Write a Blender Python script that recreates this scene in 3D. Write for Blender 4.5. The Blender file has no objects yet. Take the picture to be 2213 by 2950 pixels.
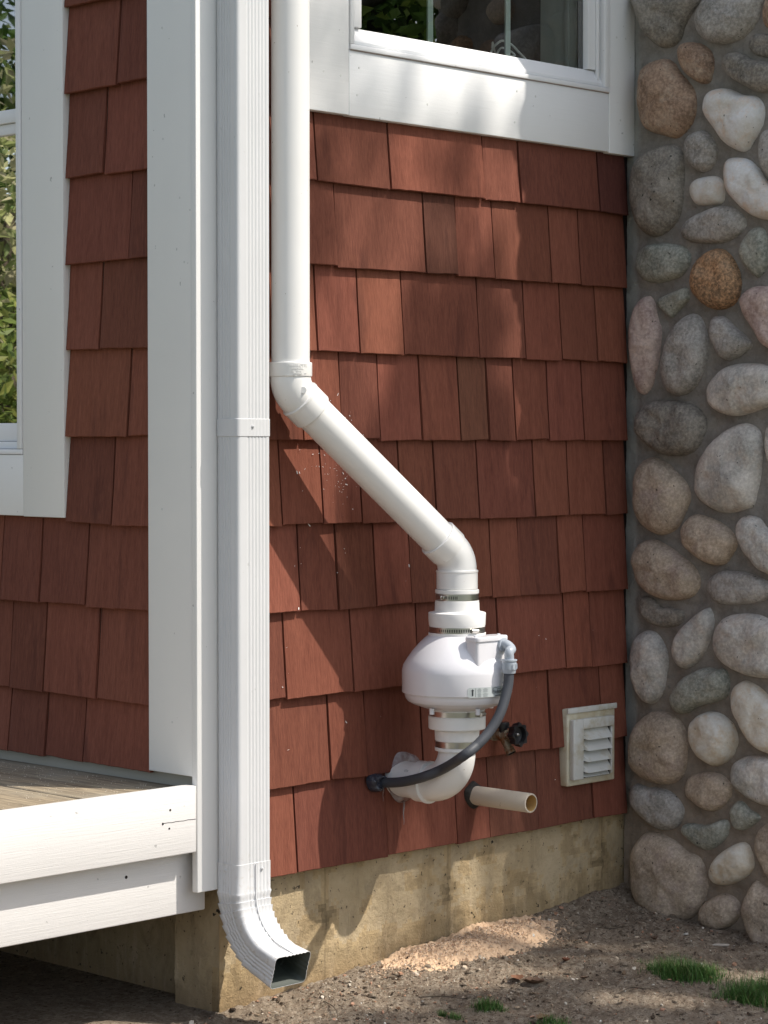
import bpy, bmesh, math, random
import numpy as np
from mathutils import Vector, Matrix, noise as mn
random.seed(7); np.random.seed(7)
R = math.radians
scene = bpy.context.scene
COL = scene.collection
# ------------------------------------------------------------------ camera, light
# world: +X runs along the pump wall away from the house corner, -Y points out of it, wall B is the plane x=0
FPX = 5100.0; YAW = R(44.17); PIT = R(1.69)
CAM = Vector((-3.590, -4.084, 1.35))
fwd = Vector((math.cos(YAW)*math.cos(PIT), math.sin(YAW)*math.cos(PIT), -math.sin(PIT)))
rgt = Vector((math.sin(YAW), -math.cos(YAW), 0)); upv = rgt.cross(fwd)
cd = bpy.data.cameras.new('camera'); cam = bpy.data.objects.new('camera', cd); COL.objects.link(cam)
cam.matrix_world = Matrix(((rgt.x, upv.x, -fwd.x, CAM.x), (rgt.y, upv.y, -fwd.y, CAM.y), (rgt.z, upv.z, -fwd.z, CAM.z), (0, 0, 0, 1)))
cd.sensor_fit = 'HORIZONTAL'; cd.sensor_width = 36; cd.lens = FPX/1659*36; cd.clip_end = 1000; cd.clip_start = .1
scene.camera = cam
SUN = Vector((.336, -.499, .799)).normalized()
SKY = .135; SUNP = 3.75; EXPO = 0.52
w = bpy.data.worlds.new('World'); scene.world = w; w.use_nodes = True
nt = w.node_tree; bg = nt.nodes['Background']
sk = nt.nodes.new('ShaderNodeTexSky'); sk.sky_type = 'NISHITA'; sk.sun_disc = False
sk.sun_elevation = math.asin(SUN.z); sk.sun_rotation = math.atan2(SUN.x, SUN.y)
sk.dust_density = 2.0; sk.air_density = 1.0
hs = nt.nodes.new('ShaderNodeHueSaturation'); hs.inputs['Saturation'].default_value = .58; nt.links.new(sk.outputs[0], hs.inputs['Color']); nt.links.new(hs.outputs[0], bg.inputs[0]); bg.inputs[1].default_value = SKY
ld = bpy.data.lights.new('sun', 'SUN'); ld.energy = SUNP; ld.angle = R(.53); ld.color = (1, .925, .83)
lo = bpy.data.objects.new('sun', ld); COL.objects.link(lo); lo.rotation_euler = SUN.to_track_quat('Z', 'Y').to_euler()
lo.location = SUN*20
scene.view_settings.view_transform = 'Standard'; scene.view_settings.look = 'None'
scene.view_settings.exposure = EXPO; scene.view_settings.gamma = 1
# photo sightings -> points on the real planes of the place (1659 x 2212 coordinates)
def ray(x, y): return fwd*FPX + rgt*(x-829.5) - upv*(y-1106)
def pl(x, y, ax, v):
    r = ray(x, y); return CAM + r*((v-CAM[ax])/r[ax])
def A(x, y, off=0.): p = pl(x, y, 1, -off); return p.x, p.z
def B(x, y, off=0.): p = pl(x, y, 0, -off); return p.y, p.z
def P(x, y, off): return pl(x, y, 1, -off)
# ------------------------------------------------------------------ materials
class M:
    def __init__(s, name, rough=.5, base=(.5, .5, .5), metal=0, spec=.5, coat=0):
        s.m = bpy.data.materials.new(name); s.m.use_nodes = True; s.t = s.m.node_tree
        s.b = s.t.nodes['Principled BSDF']
        s.b.inputs['Base Color'].default_value = (*base, 1); s.b.inputs['Roughness'].default_value = rough
        s.b.inputs['Metallic'].default_value = metal; s.b.inputs['Specular IOR Level'].default_value = spec
        s.b.inputs['Coat Weight'].default_value = coat
        s.co = s.t.nodes.new('ShaderNodeTexCoord'); s.bumpn = None
    def n(s, t): return s.t.nodes.new(t)
    def l(s, a, b): s.t.links.new(a, b)
    def vec(s, sc=(1, 1, 1), rnd=False):
        mp = s.n('ShaderNodeMapping'); mp.inputs['Scale'].default_value = sc
        s.l(s.co.outputs['Object'], mp.inputs[0])
        if rnd:
            oi = s.n('ShaderNodeObjectInfo'); mu = s.n('ShaderNodeMath'); mu.operation = 'MULTIPLY'; mu.inputs[1].default_value = 37
            s.l(oi.outputs['Random'], mu.inputs[0]); s.l(mu.outputs[0], mp.inputs['Location'])
        return mp.outputs[0]
    def noise(s, scale=5, det=4, rough=.6, sc=(1, 1, 1), dist=0, rnd=False):
        t = s.n('ShaderNodeTexNoise'); t.inputs['Scale'].default_value = scale; t.inputs['Detail'].default_value = det
        t.inputs['Roughness'].default_value = rough; t.inputs['Distortion'].default_value = dist
        s.l(s.vec(sc, rnd), t.inputs['Vector']); return t.outputs[0]
    def voro(s, scale=5, sc=(1, 1, 1), feat='F1', out=0):
        t = s.n('ShaderNodeTexVoronoi'); t.inputs['Scale'].default_value = scale; t.feature = feat
        s.l(s.vec(sc), t.inputs['Vector']); return t.outputs[out]
    def ramp(s, v, a, b, ca=(0, 0, 0), cb=(1, 1, 1)):
        r = s.n('ShaderNodeValToRGB'); e = r.color_ramp.elements
        e[0].position = a; e[1].position = b; e[0].color = (*ca, 1); e[1].color = (*cb, 1)
        s.l(v, r.inputs[0]); return r.outputs[0]
    def mix(s, f, a, b, mode='MIX'):
        x = s.n('ShaderNodeMix'); x.data_type = 'RGBA'; x.blend_type = mode
        for i, v in ((0, f), (6, a), (7, b)):
            if isinstance(v, (int, float)): x.inputs[i].default_value = v
            elif isinstance(v, tuple): x.inputs[i].default_value = (*v, 1)
            else: s.l(v, x.inputs[i])
        return x.outputs[2]
    def attr(s, n): t = s.n('ShaderNodeAttribute'); t.attribute_name = n; return t.outputs['Color']
    def sep(s, ax):
        t = s.n('ShaderNodeSeparateXYZ'); s.l(s.co.outputs['Object'], t.inputs[0]); return t.outputs[ax]
    def col(s, c): s.l(c, s.b.inputs['Base Color']); return s
    def rough(s, v, a, b):
        r = s.n('ShaderNodeMapRange'); r.inputs[3].default_value = a; r.inputs[4].default_value = b
        s.l(v, r.inputs[0]); s.l(r.outputs[0], s.b.inputs['Roughness'])
    def bump(s, h, st=.3, d=.002):
        n = s.n('ShaderNodeBump'); n.inputs['Strength'].default_value = st; n.inputs['Distance'].default_value = d
        s.l(h, n.inputs['Height'])
        if s.bumpn: s.l(s.bumpn, n.inputs['Normal'])
        s.bumpn = n.outputs[0]; s.l(n.outputs[0], s.b.inputs['Normal']); return s

# painted cedar shingles
ms = M('red_stained_shingle', .82, spec=.25)
g1 = ms.noise(9, 5, .65, (9, 9, .55), .3); g2 = ms.noise(60, 3, .6, (6, 6, .5))
c = ms.mix(ms.ramp(g1, .3, .72), (.144, .045, .027), (.225, .079, .049))
c = ms.mix(.35, c, ms.mix(ms.ramp(g2, .35, .68), (.108, .032, .020), (.255, .086, .055)))
st = ms.ramp(ms.noise(5.5, 4, .6, (3.4, 3.4, .6), .4), .58, .82)
c = ms.mix(st, c, (.085, .027, .018))
dk = ms.ramp(ms.noise(160, 2, .5), .70, .78); c = ms.mix(dk, c, (.17, .052, .034))
c = ms.mix(1.0, c, ms.attr('tone'), 'MULTIPLY')
ms.col(c); ms.bump(g1, .35, .004); ms.bump(g2, .55, .0015); ms.bump(ms.noise(300, 2), .2, .001)
M_SH = ms.m
md = M('dark_underlay', .9, (.012, .006, .005)); M_DARK = md.m
# painted white boards
def paint(name, base, grain=(1, 1, 14), st=.25, dirt=.06, rough=.5):
    p = M(name, rough, spec=.35)
    g = p.noise(7, 5, .6, grain, .6)
    f = p.noise(2.2, 5, .6)
    c = p.mix(p.ramp(f, .3, .8), base, tuple(x*(1-dirt) for x in base))
    sp = p.ramp(p.noise(55, 2, .5), .755, .775)
    c = p.mix(sp, c, tuple(x*.62 for x in base))
    p.col(c); p.bump(g, st, .002); p.bump(p.noise(150, 3), .12, .001); return p.m
M_TRIM = paint('white_painted_trim', (.82, .83, .83))
M_TRIMV = paint('cream_white_corner_board', (.81, .81, .79), (14, 14, 1), .15)
M_FASC = paint('white_painted_fascia', (.70, .69, .675), (1.2, 1.2, 42), .32, .05)
M_VINYL = paint('white_vinyl_frame', (.80, .81, .82), (1, 1, 1), .03, .03, .35)
M_GREENV = M('pale_green_vinyl_bar', .4, (.74, .86, .80)).m
al = M('white_coated_aluminium', .32, spec=.5, coat=.1)
al.col(al.mix(al.ramp(al.noise(3, 5, .6, (1, 1, .6)), .3, .8), (.72, .735, .745), (.66, .675, .68)))
al.col(al.mix(al.ramp(al.noise(40, 3, .6), .70, .76), al.mix(al.ramp(al.noise(3, 5, .6), .3, .8), (.62, .63, .64), (.56, .57, .58)), (.46, .47, .46)))
zq = al.n('ShaderNodeMapRange'); zq.inputs[1].default_value = .42; zq.inputs[2].default_value = -.02; al.l(al.sep(2), zq.inputs[0])
mq = al.n('ShaderNodeMath'); mq.operation = 'MULTIPLY'; al.l(al.ramp(al.noise(70, 4, .75), .56, .72), mq.inputs[0]); al.l(zq.outputs[0], mq.inputs[1])
al.col(al.mix(mq.outputs[0], al.b.inputs['Base Color'].links[0].from_socket, (.40, .35, .28)))
al.bump(al.noise(14, 3, .5, (1, 1, .5)), .12, .004); M_ALU = al.m
pv = M('white_pvc', .28, spec=.5)
c = pv.mix(pv.ramp(pv.noise(4, 4), .3, .8), (.80, .80, .785), (.76, .755, .73))
c = pv.mix(pv.ramp(pv.noise(90, 2), .74, .77), c, (.42, .38, .33))
pv.col(c); pv.bump(pv.noise(30, 3), .04, .002); M_PVC = pv.m
fn = M('glossy_white_plastic', .22, (.70, .70, .73), coat=.15); fn.bump(fn.noise(12, 2), .03, .003); M_FAN = fn.m
rb = M('soft_white_rubber', .5, (.78, .78, .76)); rb.bump(rb.noise(60, 3), .06, .002); M_RUB = rb.m
ssl = M('stainless_steel', .28, (.55, .53, .50), metal=1); M_STEEL = ssl.m
M_SLOT = M('clamp_slot_dark', .5, (.05, .05, .05), metal=.5).m
M_GREYP = M('light_grey_conduit_plastic', .35, (.36, .40, .45)).m
dc = M('dark_grey_flexible_conduit', .55, (.055, .060, .070), spec=.35)
M_COND = dc.m
cl = M('clear_silicone_sealant', .22, (.20, .19, .21), spec=.6); cl.col(cl.mix(cl.ramp(cl.noise(25, 4), .35, .7), (.20, .13, .12), (.42, .40, .42))); cl.bump(cl.noise(45, 3), .8, .004)
cl.b.inputs['Alpha'].default_value = .86; M_SIL = cl.m
cl2 = M('blue_black_sealant', .25, (.03, .035, .05), spec=.6); cl2.bump(cl2.noise(70, 3), .8, .004); M_SIL2 = cl2.m
bl = M('black_foam', .9, (.03, .028, .025)); bl.bump(bl.noise(120, 4), .9, .004); M_FOAM = bl.m
cr = M('cream_aged_pipe', .45); cr.col(cr.mix(cr.ramp(cr.noise(60, 3), .68, .74), (.56, .50, .41), (.30, .24, .17))); M_CREAM = cr.m
M_AMBER = M('amber_pipe_inside', .4, (.55, .36, .14)).m
br = M('corroded_brass', .55, metal=.55)
br.col(br.mix(br.ramp(br.noise(40, 4), .45, .6), (.30, .26, .19), (.20, .085, .03))); br.bump(br.noise(90, 3), .4, .003); M_BRASS = br.m
M_BLK = M('black_plastic', .35, (.012, .012, .014)).m
vt = M('aged_cream_vent_plastic', .45); 
vt.col(vt.mix(vt.ramp(vt.noise(14, 5, .7), .5, .72), (.60, .61, .58), (.42, .37, .24))); M_VENT = vt.m
vf = M('yellowed_vent_plate', .45); vf.col(vf.mix(vf.ramp(vf.noise(12, 5, .7), .42, .7), (.60, .58, .46), (.44, .34, .19))); M_VPLATE = vf.m
# concrete foundation
co = M('weathered_concrete', .9, spec=.2)
c = co.mix(co.ramp(co.noise(5, 6, .65), .3, .75), (.42, .325, .19), (.58, .47, .31))
sx = co.ramp(co.noise(6, 5, .7, (7, 7, .9), .3), .52, .66)
zz = co.n('ShaderNodeMapRange'); zz.inputs[1].default_value = .20; zz.inputs[2].default_value = .02; co.l(co.sep(2), zz.inputs[0])
mm = co.n('ShaderNodeMath'); mm.operation = 'MULTIPLY'; co.l(sx, mm.inputs[0]); co.l(zz.outputs[0], mm.inputs[1])
c = co.mix(mm.outputs[0], c, (.68, .56, .40))
zb = co.n('ShaderNodeMapRange'); zb.inputs[1].default_value = .10; zb.inputs[2].default_value = -.02; co.l(co.sep(2), zb.inputs[0])
c = co.mix(zb.outputs[0], c, (.36, .25, .145))
c = co.mix(co.ramp(co.noise(70, 3, .6), .66, .70), c, (.10, .08, .055))
c = co.mix(co.ramp(co.noise(24, 5, .7), .60, .74), c, (.27, .22, .13))
c = co.mix(co.ramp(co.noise(9, 6, .75, (1.5, 1.5, .8), .9), .48, .68), c, co.mix(.5, c, (.22, .17, .11)))
c = co.mix(co.ramp(co.noise(34, 3, .6), .70, .73), c, (.05, .04, .03))
c = co.mix(1.0, c, co.attr('tone'), 'MULTIPLY')
co.col(c); co.bump(co.noise(45, 7, .75), .9, .008); co.bump(co.ramp(co.voro(60), .0, .16), .4, .002); M_CONC = co.m
# mortar
mo = M('grey_mortar', .92, spec=.2)
zr = mo.n('ShaderNodeMapRange'); zr.inputs[1].default_value = .15; zr.inputs[2].default_value = 1.0; mo.l(mo.sep(2), zr.inputs[0])
c = mo.mix(zr.outputs[0], (.40, .32, .245), (.36, .335, .30))
c = mo.mix(mo.ramp(mo.noise(16, 7, .8), .38, .66), c, mo.mix(.55, c, (.13, .115, .10)))
yr = mo.n('ShaderNodeMapRange'); yr.inputs[1].default_value = .312; yr.inputs[2].default_value = .328; 
yn = mo.n('ShaderNodeMath'); yn.operation = 'MULTIPLY_ADD'; mo.l(mo.noise(14, 3), yn.inputs[0]); yn.inputs[1].default_value = .03; mo.l(mo.sep(1), yn.inputs[2]); mo.l(yn.outputs[0], yr.inputs[0])
zl = mo.n('ShaderNodeMapRange'); zl.inputs[1].default_value = .35; zl.inputs[2].default_value = .55; mo.l(mo.sep(2), zl.inputs[0])
ym = mo.n('ShaderNodeMath'); ym.operation = 'MULTIPLY'; mo.l(yr.outputs[0], ym.inputs[0]); mo.l(zl.outputs[0], ym.inputs[1])
c = mo.mix(ym.outputs[0], c, (.38, .38, .35))
mo.col(mo.mix(mo.ramp(mo.noise(160, 2), .70, .75), c, (.42, .38, .34)))
mo.bump(mo.noise(26, 7, .75), 1.0, .018); mo.bump(mo.noise(200, 3), .5, .0015); M_MORT = mo.m
def stone_mat(name, c1, c2, c3, spk=.5):
    c1, c2, c3 = [tuple(min(.72, x*k*1.5) for x, k in zip(q, (1.02, .985, .985))) for q in (c1, c2, c3)]
    s = M(name, .72, spec=.3)
    c = s.mix(s.ramp(s.noise(9, 6, .7, rnd=True, dist=.4), .38, .62), tuple(x*.85 for x in c1), tuple(min(.75, x*1.1) for x in c2))
    c = s.mix(s.ramp(s.noise(16, 5, .75, rnd=True), .5, .68), c, c3)
    sp = s.ramp(s.noise(120, 3, .7, rnd=True), .40, .70)
    c = s.mix(spk, c, s.mix(sp, tuple(x*.55 for x in c1), tuple(min(1, x*1.75) for x in c2)))
    dk = s.ramp(s.noise(70, 2, .5, rnd=True), .71, .75); c = s.mix(dk, c, tuple(x*.3 for x in c1))
    s.col(c); s.bump(s.noise(12, 6, .7, rnd=True), .7, .012); s.bump(s.noise(110, 4, .7), .5, .002); return s.m
ST = dict(dg=stone_mat('dark_grey_stone', (.105, .10, .085), (.20, .19, .165), (.15, .13, .10), .35),
          g=stone_mat('grey_stone', (.17, .17, .155), (.29, .285, .265), (.22, .20, .17), .3),
          lg=stone_mat('light_grey_stone', (.27, .27, .25), (.40, .385, .35), (.34, .29, .24), .25),
          br=stone_mat('brown_stone', (.15, .10, .07), (.25, .18, .125), (.30, .26, .20), .35),
          or_=stone_mat('rusty_brown_stone', (.13, .09, .055), (.30, .18, .095), (.24, .19, .13), .6),
          tn=stone_mat('tan_stone', (.23, .19, .145), (.33, .28, .215), (.28, .23, .20), .3),
          pk=stone_mat('pinkish_stone', (.29, .22, .195), (.37, .31, .27), (.20, .145, .135), .25),
          wh=stone_mat('pale_stone', (.52, .46, .41), (.60, .55, .49), (.44, .36, .28), .12),
          cm=stone_mat('cream_stone', (.50, .42, .32), (.60, .53, .43), (.40, .32, .21), .12),
          gn=stone_mat('greenish_grey_stone', (.16, .175, .15), (.25, .26, .225), (.20, .20, .16), .35))
# soil
so = M('bare_soil', .95, spec=.15)
c = so.mix(so.ramp(so.noise(7, 6, .7), .3, .7), (.25, .19, .138), (.48, .385, .29))
c = so.mix(so.ramp(so.noise(50, 6, .85), .48, .60), c, (.58, .49, .38))
c = so.mix(so.ramp(so.noise(85, 4, .7), .56, .64), c, (.13, .095, .07))
c = so.mix(so.ramp(so.voro(70), .05, .11), (.40, .34, .26), c)
far = so.n('ShaderNodeVectorMath'); far.operation = 'LENGTH'; so.l(so.co.outputs['Object'], far.inputs[0])
fr = so.n('ShaderNodeMapRange'); fr.inputs[1].default_value = 3; fr.inputs[2].default_value = 6; so.l(far.outputs['Value'], fr.inputs[0])
so.col(so.mix(fr.outputs[0], c, (.06, .10, .028)))
so.bump(so.noise(28, 7, .8), 1.0, .035); so.bump(so.noise(120, 6, .85), 1.0, .010); M_SOIL = so.m
vc = M('loose_debris', .85, spec=.2); vc.col(vc.attr('tone')); M_VC = vc.m
gr = M('grass_blade', .5, spec=.3); gr.col(gr.attr('tone')); M_GRASS = gr.m
wd = M('weathered_deck_board', .75, spec=.25)
gg = wd.noise(5, 6, .7, (16, .8, 16), .8)
c = wd.mix(wd.ramp(gg, .34, .66), (.12, .095, .068), (.38, .31, .21))
c = wd.mix(wd.ramp(wd.noise(3, 3), .45, .65), c, wd.mix(.5, c, (.30, .29, .24)))
wd.col(c); wd.bump(gg, .5, .003); M_DECK = wd.m
lf = M('leaf', .5, spec=.3); lf.col(lf.attr('tone'))
tr = lf.n('ShaderNodeBsdfTranslucent'); ad = lf.n('ShaderNodeMixShader'); ad.inputs[0].default_value = .35
lf.l(lf.attr('tone'), tr.inputs[0]); lf.l(lf.b.outputs[0], ad.inputs[1]); lf.l(tr.outputs[0], ad.inputs[2])
lf.l(ad.outputs[0], lf.t.nodes['Material Output'].inputs[0]); M_LEAF = lf.m
bk = M('bark', .9); bk.col(bk.mix(bk.ramp(bk.noise(12, 5, .7, (3, 3, .5)), .4, .6), (.06, .045, .03), (.14, .11, .08))); bk.bump(bk.noise(20, 5, .7, (3, 3, .5)), 1, .02); M_BARK = bk.m
gl = M('window_glass', 0)
nt = gl.t; tp = gl.n('ShaderNodeBsdfTransparent'); tp.inputs[0].default_value = (.95, .97, .96, 1)
gs = gl.n('ShaderNodeBsdfGlossy'); gs.inputs['Roughness'].default_value = .0
frn = gl.n('ShaderNodeFresnel'); frn.inputs[0].default_value = 1.5
ma = gl.n('ShaderNodeMath'); ma.operation = 'MULTIPLY_ADD'; ma.inputs[1].default_value = 2.6; ma.inputs[2].default_value = .09; gl.l(frn.outputs[0], ma.inputs[0])
mx = gl.n('ShaderNodeMixShader'); gl.l(ma.outputs[0], mx.inputs[0]); gl.l(tp.outputs[0], mx.inputs[1]); gl.l(gs.outputs[0], mx.inputs[2])
gl.l(mx.outputs[0], nt.nodes['Material Output'].inputs[0]); M_GLASS = gl.m
M_GLASS2 = M_GLASS.copy(); M_GLASS2.name = 'coated_window_glass'
for q in M_GLASS2.node_tree.nodes:
    if q.type == 'MATH': q.inputs[2].default_value = .34
    if q.type == 'BSDF_GLOSSY':
        q.inputs['Roughness'].default_value = .012; b_ = M_GLASS2.node_tree.nodes.new('ShaderNodeBump'); n_ = M_GLASS2.node_tree.nodes.new('ShaderNodeTexNoise')
        n_.inputs['Scale'].default_value = 2.0; b_.inputs['Strength'].default_value = .06; b_.inputs['Distance'].default_value = .02
        M_GLASS2.node_tree.links.new(n_.outputs[0], b_.inputs['Height']); M_GLASS2.node_tree.links.new(b_.outputs[0], q.inputs['Normal'])
M_ROOM = M('dark_room_wall', .9, (.05, .048, .045)).m
M_CORD = M('white_cord', .5, (.85, .88, .82)).m
M_LABEL = M('pale_grey_sticker', .35, (.46, .50, .50)).m
M_INK = M('black_ink', .5, (.03, .035, .04)).m
M_INKG = M('grey_ink', .5, (.27, .30, .30)).m
# ------------------------------------------------------------------ object helpers
def tag(o, label=None, cat=None, group=None, kind=None):
    if label: o['label'] = label
    if cat: o['category'] = cat
    if group: o['group'] = group
    if kind: o['kind'] = kind
    return o
def thing(name, loc, label, cat, group=None, rz=0):
    o = bpy.data.objects.new(name, None); COL.objects.link(o); o.location = loc; o.rotation_euler.z = rz
    o.empty_display_size = .1; return tag(o, label, cat, group)
def wloc(o):
    v = Vector((0, 0, 0))
    while o: v += o.location; o = o.parent
    return v
def mk(name, verts, faces, mat, parent=None, loc=None, smooth=None, tone=None, mats=None, fmi=None, bevel=0):
    """verts in world coordinates"""
    org = wloc(parent) if parent else Vector(loc or (0, 0, 0))
    me = bpy.data.meshes.new(name)
    me.from_pydata([tuple(Vector(v)-org) for v in verts], [], faces)
    for m in (mats or [mat]): me.materials.append(m)
    if fmi is not None: me.polygons.foreach_set('material_index', fmi)
    if tone is not None:
        ca = me.color_attributes.new('tone', 'FLOAT_COLOR', 'CORNER')
        arr = np.ones((len(me.loops), 4), dtype=np.float32)
        for p in me.polygons:
            arr[p.loop_start:p.loop_start+p.loop_total, :3] = tone[p.index]
        ca.data.foreach_set('color', arr.ravel())
    bm = bmesh.new(); bm.from_mesh(me)
    if bevel:
        bmesh.ops.recalc_face_normals(bm, faces=bm.faces)
        bmesh.ops.bevel(bm, geom=bm.edges[:], offset=bevel, segments=2, profile=.5, affect='EDGES', clamp_overlap=True)
    bmesh.ops.recalc_face_normals(bm, faces=bm.faces); bm.to_mesh(me); bm.free()
    if smooth is not None or bevel:
        me.polygons.foreach_set('use_smooth', [True]*len(me.polygons))
        me.set_sharp_from_angle(angle=R(smooth if smooth is not None else 50))
    o = bpy.data.objects.new(name, me); COL.objects.link(o)
    if parent: o.parent = parent
    else: o.location = org
    return o
class G:
    def __init__(s): s.v = []; s.f = []; s.t = []; s.mi = []
    def add(s, v, f, t=None, mi=0):
        k = len(s.v); s.v += [Vector(x) for x in v]; s.f += [[i+k for i in q] for q in f]
        s.t += [t or (1, 1, 1)]*len(f); s.mi += [mi]*len(f); return s
    def box(s, x0, x1, y0, y1, z0, z1, t=None, mi=0):
        v = [(x, y, z) for x in (x0, x1) for y in (y0, y1) for z in (z0, z1)]
        return s.add(v, [(0, 1, 3, 2), (4, 6, 7, 5), (0, 4, 5, 1), (2, 3, 7, 6), (0, 2, 6, 4), (1, 5, 7, 3)], t, mi)
    def obj(s, name, mat, parent=None, **k):
        return mk(name, s.v, s.f, mat, parent, tone=s.t if k.pop('toned', False) else None, fmi=s.mi if k.get('mats') else None, **k)
def board(name, b, mat, parent=None, bevel=.0018, **k):
    """box board subdivided a little so its edge reads as hand painted"""
    return G().box(*b).obj(name, mat, parent, bevel=bevel, **k)
def frames(pts):
    pts = [Vector(p) for p in pts]; T = []
    for i in range(len(pts)):
        a = pts[max(i-1, 0)]; b = pts[min(i+1, len(pts)-1)]; T.append((b-a).normalized())
    n = T[0].orthogonal().normalized(); N = [n]
    for i in range(1, len(pts)):
        q = T[i-1].rotation_difference(T[i]); n = q @ n; n = (n-T[i]*n.dot(T[i])).normalized(); N.append(n)
    return pts, T, N
def sweep(pts, rad, n=40, caps=(True, True)):
    """pts path, rad list of radii; returns verts, faces"""
    pts, T, N = frames(pts); v = []; f = []
    for p, t, nn, r in zip(pts, T, N, rad):
        b = t.cross(nn)
        for k in range(n):
            a = 2*math.pi*k/n; v.append(p+(nn*math.cos(a)+b*math.sin(a))*r)
    for i in range(len(pts)-1):
        for k in range(n): f.append((i*n+k, i*n+(k+1) % n, (i+1)*n+(k+1) % n, (i+1)*n+k))
    if caps[0]: f.append(list(range(n))[::-1])
    if caps[1]: f.append([(len(pts)-1)*n+k for k in range(n)])
    return v, f
def lathe(cx, cy, prof, n=72, axis='z', ang0=0, mi=None):
    v = []; f = []
    for z, r in prof:
        for k in range(n):
            a = ang0+2*math.pi*k/n
            if axis == 'z': v.append((cx+r*math.cos(a), cy+r*math.sin(a), z))
            else: v.append((cx+r*math.cos(a), z, cy+r*math.sin(a)))
    for i in range(len(prof)-1):
        for k in range(n): f.append((i*n+k, i*n+(k+1) % n, (i+1)*n+(k+1) % n, (i+1)*n+k))
    f.append(list(range(n))); f.append([(len(prof)-1)*n+k for k in range(n)])
    return v, f
def tube(name, pts, r, mat, parent=None, n=16, **k):
    v, f = sweep(pts, [r]*len(pts) if not isinstance(r, list) else r, n)
    return mk(name, v, f, mat, parent, smooth=40, **k)
def catmull(p, n=10):
    p = [Vector(q) for q in p]; p = [2*p[0]-p[1]]+p+[2*p[-1]-p[-2]]; o = []
    for i in range(1, len(p)-2):
        for k in range(n):
            t = k/n; a, b, c, d = p[i-1:i+3]
            o.append(.5*((2*b)+(c-a)*t+(2*a-5*b+4*c-d)*t*t+(3*b-a-3*c+d)*t**3))
    o.append(p[-2]); return o
def closed_outline(poly, n=56):
    p = [Vector((q[0], q[1])) for q in poly]; L = len(p); o = []
    for i in range(L):
        a, b, c, d = p[i-1], p[i], p[(i+1) % L], p[(i+2) % L]
        for k in range(8):
            t = k/8; o.append(.5*((2*b)+(c-a)*t+(2*a-5*b+4*c-d)*t*t+(3*b-a-3*c+d)*t**3))
    s = [0]
    for i in range(len(o)): s.append(s[-1]+(o[(i+1) % len(o)]-o[i]).length)
    r = []
    for k in range(n):
        q = s[-1]*k/n
        i = max(j for j in range(len(o)) if s[j] <= q); t = (q-s[i])/max(1e-9, s[i+1]-s[i])
        r.append(o[i].lerp(o[(i+1) % len(o)], t))
    return r
def fbm(x, y, z, o=4): return mn.fractal(Vector((x, y, z)), .9, 2.1, o)
# ------------------------------------------------------------------ ground
def gz(x, y):
    ay = max(0, -y)
    ax = min(max(x, 0), 1.7)
    z = .012+.02*ax+.045*ax*math.exp(-ay/.12)-.05*max(0, ay-.30)
    z += .016*math.exp(-((x-.86)**2/.055+(y+.08)**2/.007))
    if ay > 3: z = max(z, -.15)
    return max(z, -.16)
def relief(x, y): return .012*fbm(x*8, y*8, 1)+.009*abs(fbm(x*26, y*26, 4, 4))+.004*fbm(x*70, y*70, 7, 3)
def gnd(px, py):
    z = .03
    for _ in range(6):
        p = pl(px, py, 2, z); z = gz(p.x, p.y)
    return p
xs = [-160, -60, -25, -10, -5, -3, -2, -1.2, -.7, -.4, -.2]+list(np.arange(-.1, 1.62, .011))+[1.7, 1.9, 2.3, 3, 5, 10, 25, 60, 160]
ys = [-160, -60, -25, -10, -6, -4, -3, -2.2, -1.7, -1.35]+list(np.arange(-1.15, .03, .011))+[.2, .6, 1.2, 2.5, 5, 10, 25, 60, 160]
gv = []; gf = []
for x in xs:
    for y in ys:
        z = gz(x, min(y, 0))
        if -.15 < x < 1.65 and -1.2 < y < .06:
            z += relief(x, y)
        gv.append((x, y, z))
ny = len(ys)
for i in range(len(xs)-1):
    for j in range(ny-1): gf.append((i*ny+j, (i+1)*ny+j, (i+1)*ny+j+1, i*ny+j+1))
tag(mk('ground', gv, gf, M_SOIL, smooth=180), kind='structure')
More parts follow.
